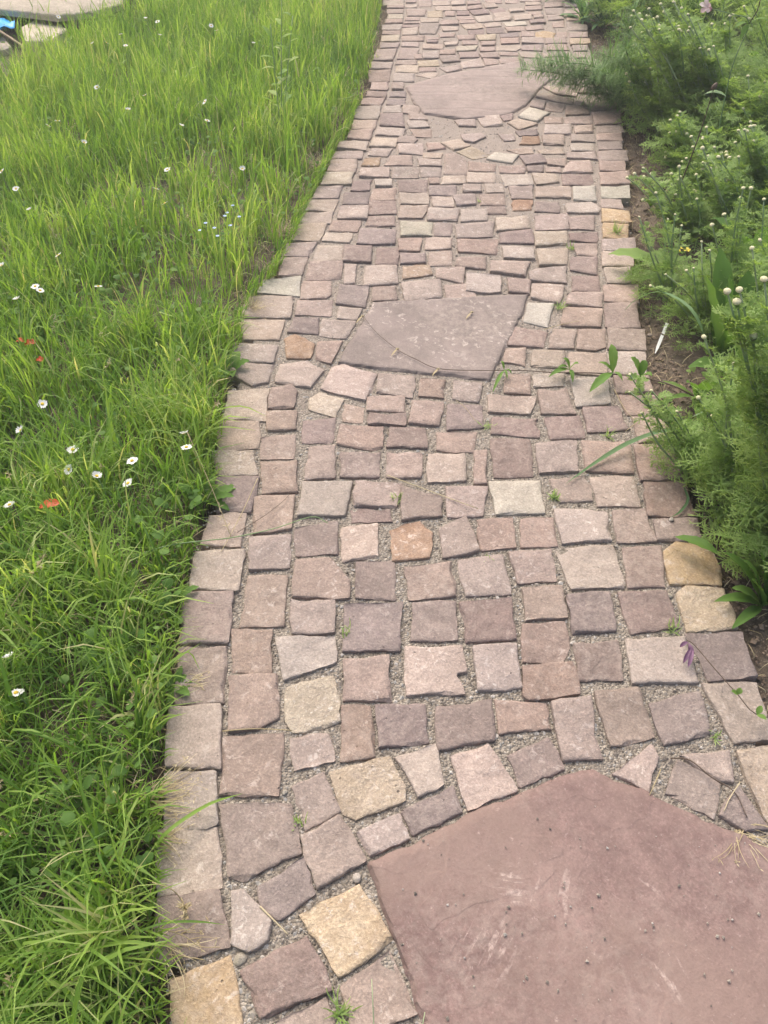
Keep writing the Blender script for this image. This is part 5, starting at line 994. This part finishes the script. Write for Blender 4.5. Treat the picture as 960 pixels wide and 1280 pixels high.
MOSS=[(692,622,26,.03,'moss tuft at the right corner of the white sett'),(496,624,20,.026,'moss tuft in the joint right of the split setts'),(700,385,22,.035,'moss in the joint beside the white sett near the grey slab'),(840,788,20,.03,'moss above the pale grey sett'),(432,792,14,.025,'yellowish moss sprig left of the striped mauve sett'),(893,920,14,.02,'small weed in the joint beside the tan edging stone'),(372,1030,12,.022,'green sprig in the joint right of the big brown sett'),(427,1268,26,.04,'green weed in the joint at the bottom beside the big slab'),(715,312,18,.03,'dark moss cushion beside the cream sett'),(770,292,40,.05,'moss and grass over the mossy ochre edging stone'),(612,700,8,.018,'tiny sprig in a joint below the pink setts'),(598,252,8,.03,'tiny sprig in a far joint'),(760,545,16,.03,'moss line under the mauve sett beside the straw'),(608,533,14,.03,'moss in the joint left of the mauve sett')]
for i,(px,py,n,L,lab) in enumerate(MOSS): tuft(lab,px,py,n,L,30+i,M_FERN,(.2,1.3),w=.0024,name='moss_tuft')
# loose stones
def rock(name,label,px,py,r,mat,z=.0,flat=.6,seed=0,sub=(9,6)):
    c=g(px,py,z); R.seed(seed+px); mb=MB(); mb.blob((0,0,0),r,r*R.uniform(.7,.95),r*flat,sub[0],sub[1],.5,0,.10); o=mb.build(name,mat,None); o.location=(c[0],c[1],c[2]+r*flat*.4); o.rotation_euler=(0,0,R.uniform(0,6)); tag(o,label,'pebble'); return o
rock('pebble','white pebble at the left corner of the big red slab',446,1098,.009,STONE['w'],-.006)
rock('pebble','grey pebble in the joint below the pink triangle sett',301,1200,.013,STONE['n'],-.012)
rock('pebble','grey pebble at the corner of the far path edge soil',893,657,.016,STONE['g'],-.02)
rock('pebble','small white snail shell like pebble on the right edging',839,650,.007,STONE['w'],.004)
rock('pebble','grey pebble in the joint left of the yellowish edging stone',836,746,.009,STONE['n'],-.008)
rock('pebble','grey blue chip in the joint below the cracked pink sett',356,991,.006,STONE['n'],-.006)
rock('pebble','pale stone in the bare soil right of the far edging',786,158,.016,STONE['w'],-.015)
rock('pebble','small pale stone in the bare soil below the other one',792,230,.013,STONE['w'],-.015)
rock('pebble','little stone near the base of the plant label',812,420,.01,STONE['t'],-.015)
# --- soil crumbs and litter on the bed and along the lawn edge
n=9000; y=rng.uniform(.2,6.5,n); side=rng.random(n)<.75; off=rng.exponential(.16,n); x=np.where(side,xr(y)+off,xl(y)-rng.exponential(.06,n))
tag(pebbles('soil_crumbs',np.stack([x,y],1),np.clip(rng.lognormal(math.log(.0032),.5,n),.0012,.012),plain('soil_crumb',(.20,.15,.11,1),.95,60,.4),-.026,seed=9),'crumbs of brown soil along both edges of the path','soil',kind='stuff')
n=1500; y=rng.uniform(.3,6,n); x=np.where(rng.random(n)<.7,xr(y)+rng.exponential(.12,n),xl(y)-rng.exponential(.05,n))
tag(blades('bed_litter',np.column_stack([x,y,np.full(n,-.022)]),rng.uniform(.015,.06,n),rng.uniform(0,6.283,n),rng.uniform(1.3,1.7,n),rng.uniform(.001,.003,n),rng.random(n)*.8,M_STRAW,4,.25),'bits of straw and dead leaves on the bare soil','litter',kind='stuff')
# seedlings and low weeds under the bed plants
n=5200; y=.9+rng.random(n)*6; x=xr(y)+.05+np.abs(rng.normal(0,.55,n)); P=np.stack([x,y],1); d=x-xr(y); k=rng.random(n)<np.clip((d-.06)/.18,.03,1); P=P[k]
cover('bed_ground_cover','low green seedlings and leaves covering the bed under the plants',P,rng.uniform(.008,.026,len(P)),M_FERN,(-.02,.07))

# ------------------------------------------------------------------ top left corner: pale slabs, blue plastic, stick
M_PALE=stone_mat('pale_stone',srgb(214,192,160,.85),srgb(222,204,176,.85),.3); M_EDGE=M_PALE
def block(name,label,poly,z0,z1,cat,mat,seed):
    rr=random.Random(seed); P=[g(x,y,z1)[:2] for x,y in poly]; o=outline(P,.03,.003,rr,0); n=len(o); c=o.mean(0); mb=MB(); d=c-o; d/=np.linalg.norm(d,axis=1)[:,None]
    rings=[np.column_stack([o,np.full(n,z0)]),np.column_stack([o,np.full(n,z1-.006)]),np.column_stack([o+d*.006,z1+np.array([rr.uniform(-.002,.002) for _ in range(n)])])]
    V=np.concatenate(rings+[np.array([[c[0],c[1],z1]])]); fs=[(r*n+i,r*n+(i+1)%n,(r+1)*n+(i+1)%n,(r+1)*n+i) for r in range(2) for i in range(n)]+[(2*n+i,2*n+(i+1)%n,3*n) for i in range(n)]+[tuple(range(n))[::-1]]
    mb.add(V,fs); mb.flat+=range(2*n); return tag(mb.build(name,mat,None,loc=(c[0],c[1],z0)),label,cat)
block('loose_stone','large pale sandstone slab lying raised in the top left corner',[(-140,6),(0,11),(70,19),(120,14),(152,4),(170,-30),(60,-60),(-160,-50)],.075,.11,'stone',M_PALE,1)
block('loose_stone','smaller pale stone below the large slab in the top left corner',[(24,36),(50,20),(68,27),(84,36),(64,50),(32,52)],-.03,.05,'stone',M_PALE,2)
block('loose_stone','pale stone at the left edge under the stick',[(-50,44),(-2,42),(14,58),(-10,66),(-60,60)],-.03,.01,'stone',M_PALE,3)
M_BLU=plain('blue_plastic',(.03,.36,.78,1),.35,20,.2,.3,.5)
c=g(4,28,.05); mb=MB(); nu,nv=12,8; V=[]
for j in range(nv):
    for i in range(nu):
        u,w=i/(nu-1),j/(nv-1); p=g(-26+43*u+3*math.sin(w*3),24+13*w+2*math.sin(u*7),.07); p=p+np.array((0,0,.0+.018*math.sin(u*6+w*2)+.012*math.sin(w*7+u*11))); V.append(p)
mb.add(V,[(j*nu+i,j*nu+i+1,(j+1)*nu+i+1,(j+1)*nu+i) for j in range(nv-1) for i in range(nu-1)]); o=mb.build('plastic_sheet',M_BLU,None,loc=c); sm=o.modifiers.new('thick','SOLIDIFY'); sm.thickness=.003
tag(o,'crumpled bright blue plastic piece under the slab in the top left corner','plastic')
straw('stick','weathered brown stick slanting down from the left edge near the blue plastic',[g(-14,30,.09),g(20,52,.09),g(52,74,.09)],.009,plain('weathered_wood',(.30,.23,.15,1),.85,40,.4,.6),'stick')
# ------------------------------------------------------------------ thin scattering volume added to imitate a pale lens glare
m=bpy.data.materials.new('glare_veil'); m.use_nodes=True; t=m.node_tree; t.nodes.clear()
o_=t.nodes.new('ShaderNodeOutputMaterial'); pv=t.nodes.new('ShaderNodeVolumePrincipled'); pv.inputs['Color'].default_value=(.97,.97,.97,1); pv.inputs['Density'].default_value=.009; pv.inputs['Anisotropy'].default_value=.3
t.links.new(pv.outputs[0],o_.inputs['Volume'])
x0,x1,y0,y1,z0,z1=-310,310,-310,410,-1.1,2.2
mb=MB(); mb.add([(x,y,z) for z in (z0,z1) for y in (y0,y1) for x in (x0,x1)],[(0,2,3,1),(4,5,7,6),(0,1,5,4),(2,6,7,3),(0,4,6,2),(1,3,7,5)])
tag(mb.build('glare_veil',m,None,False),'thin added volume imitating pale lens glare over the path and the bed','glare_veil',kind='stuff')
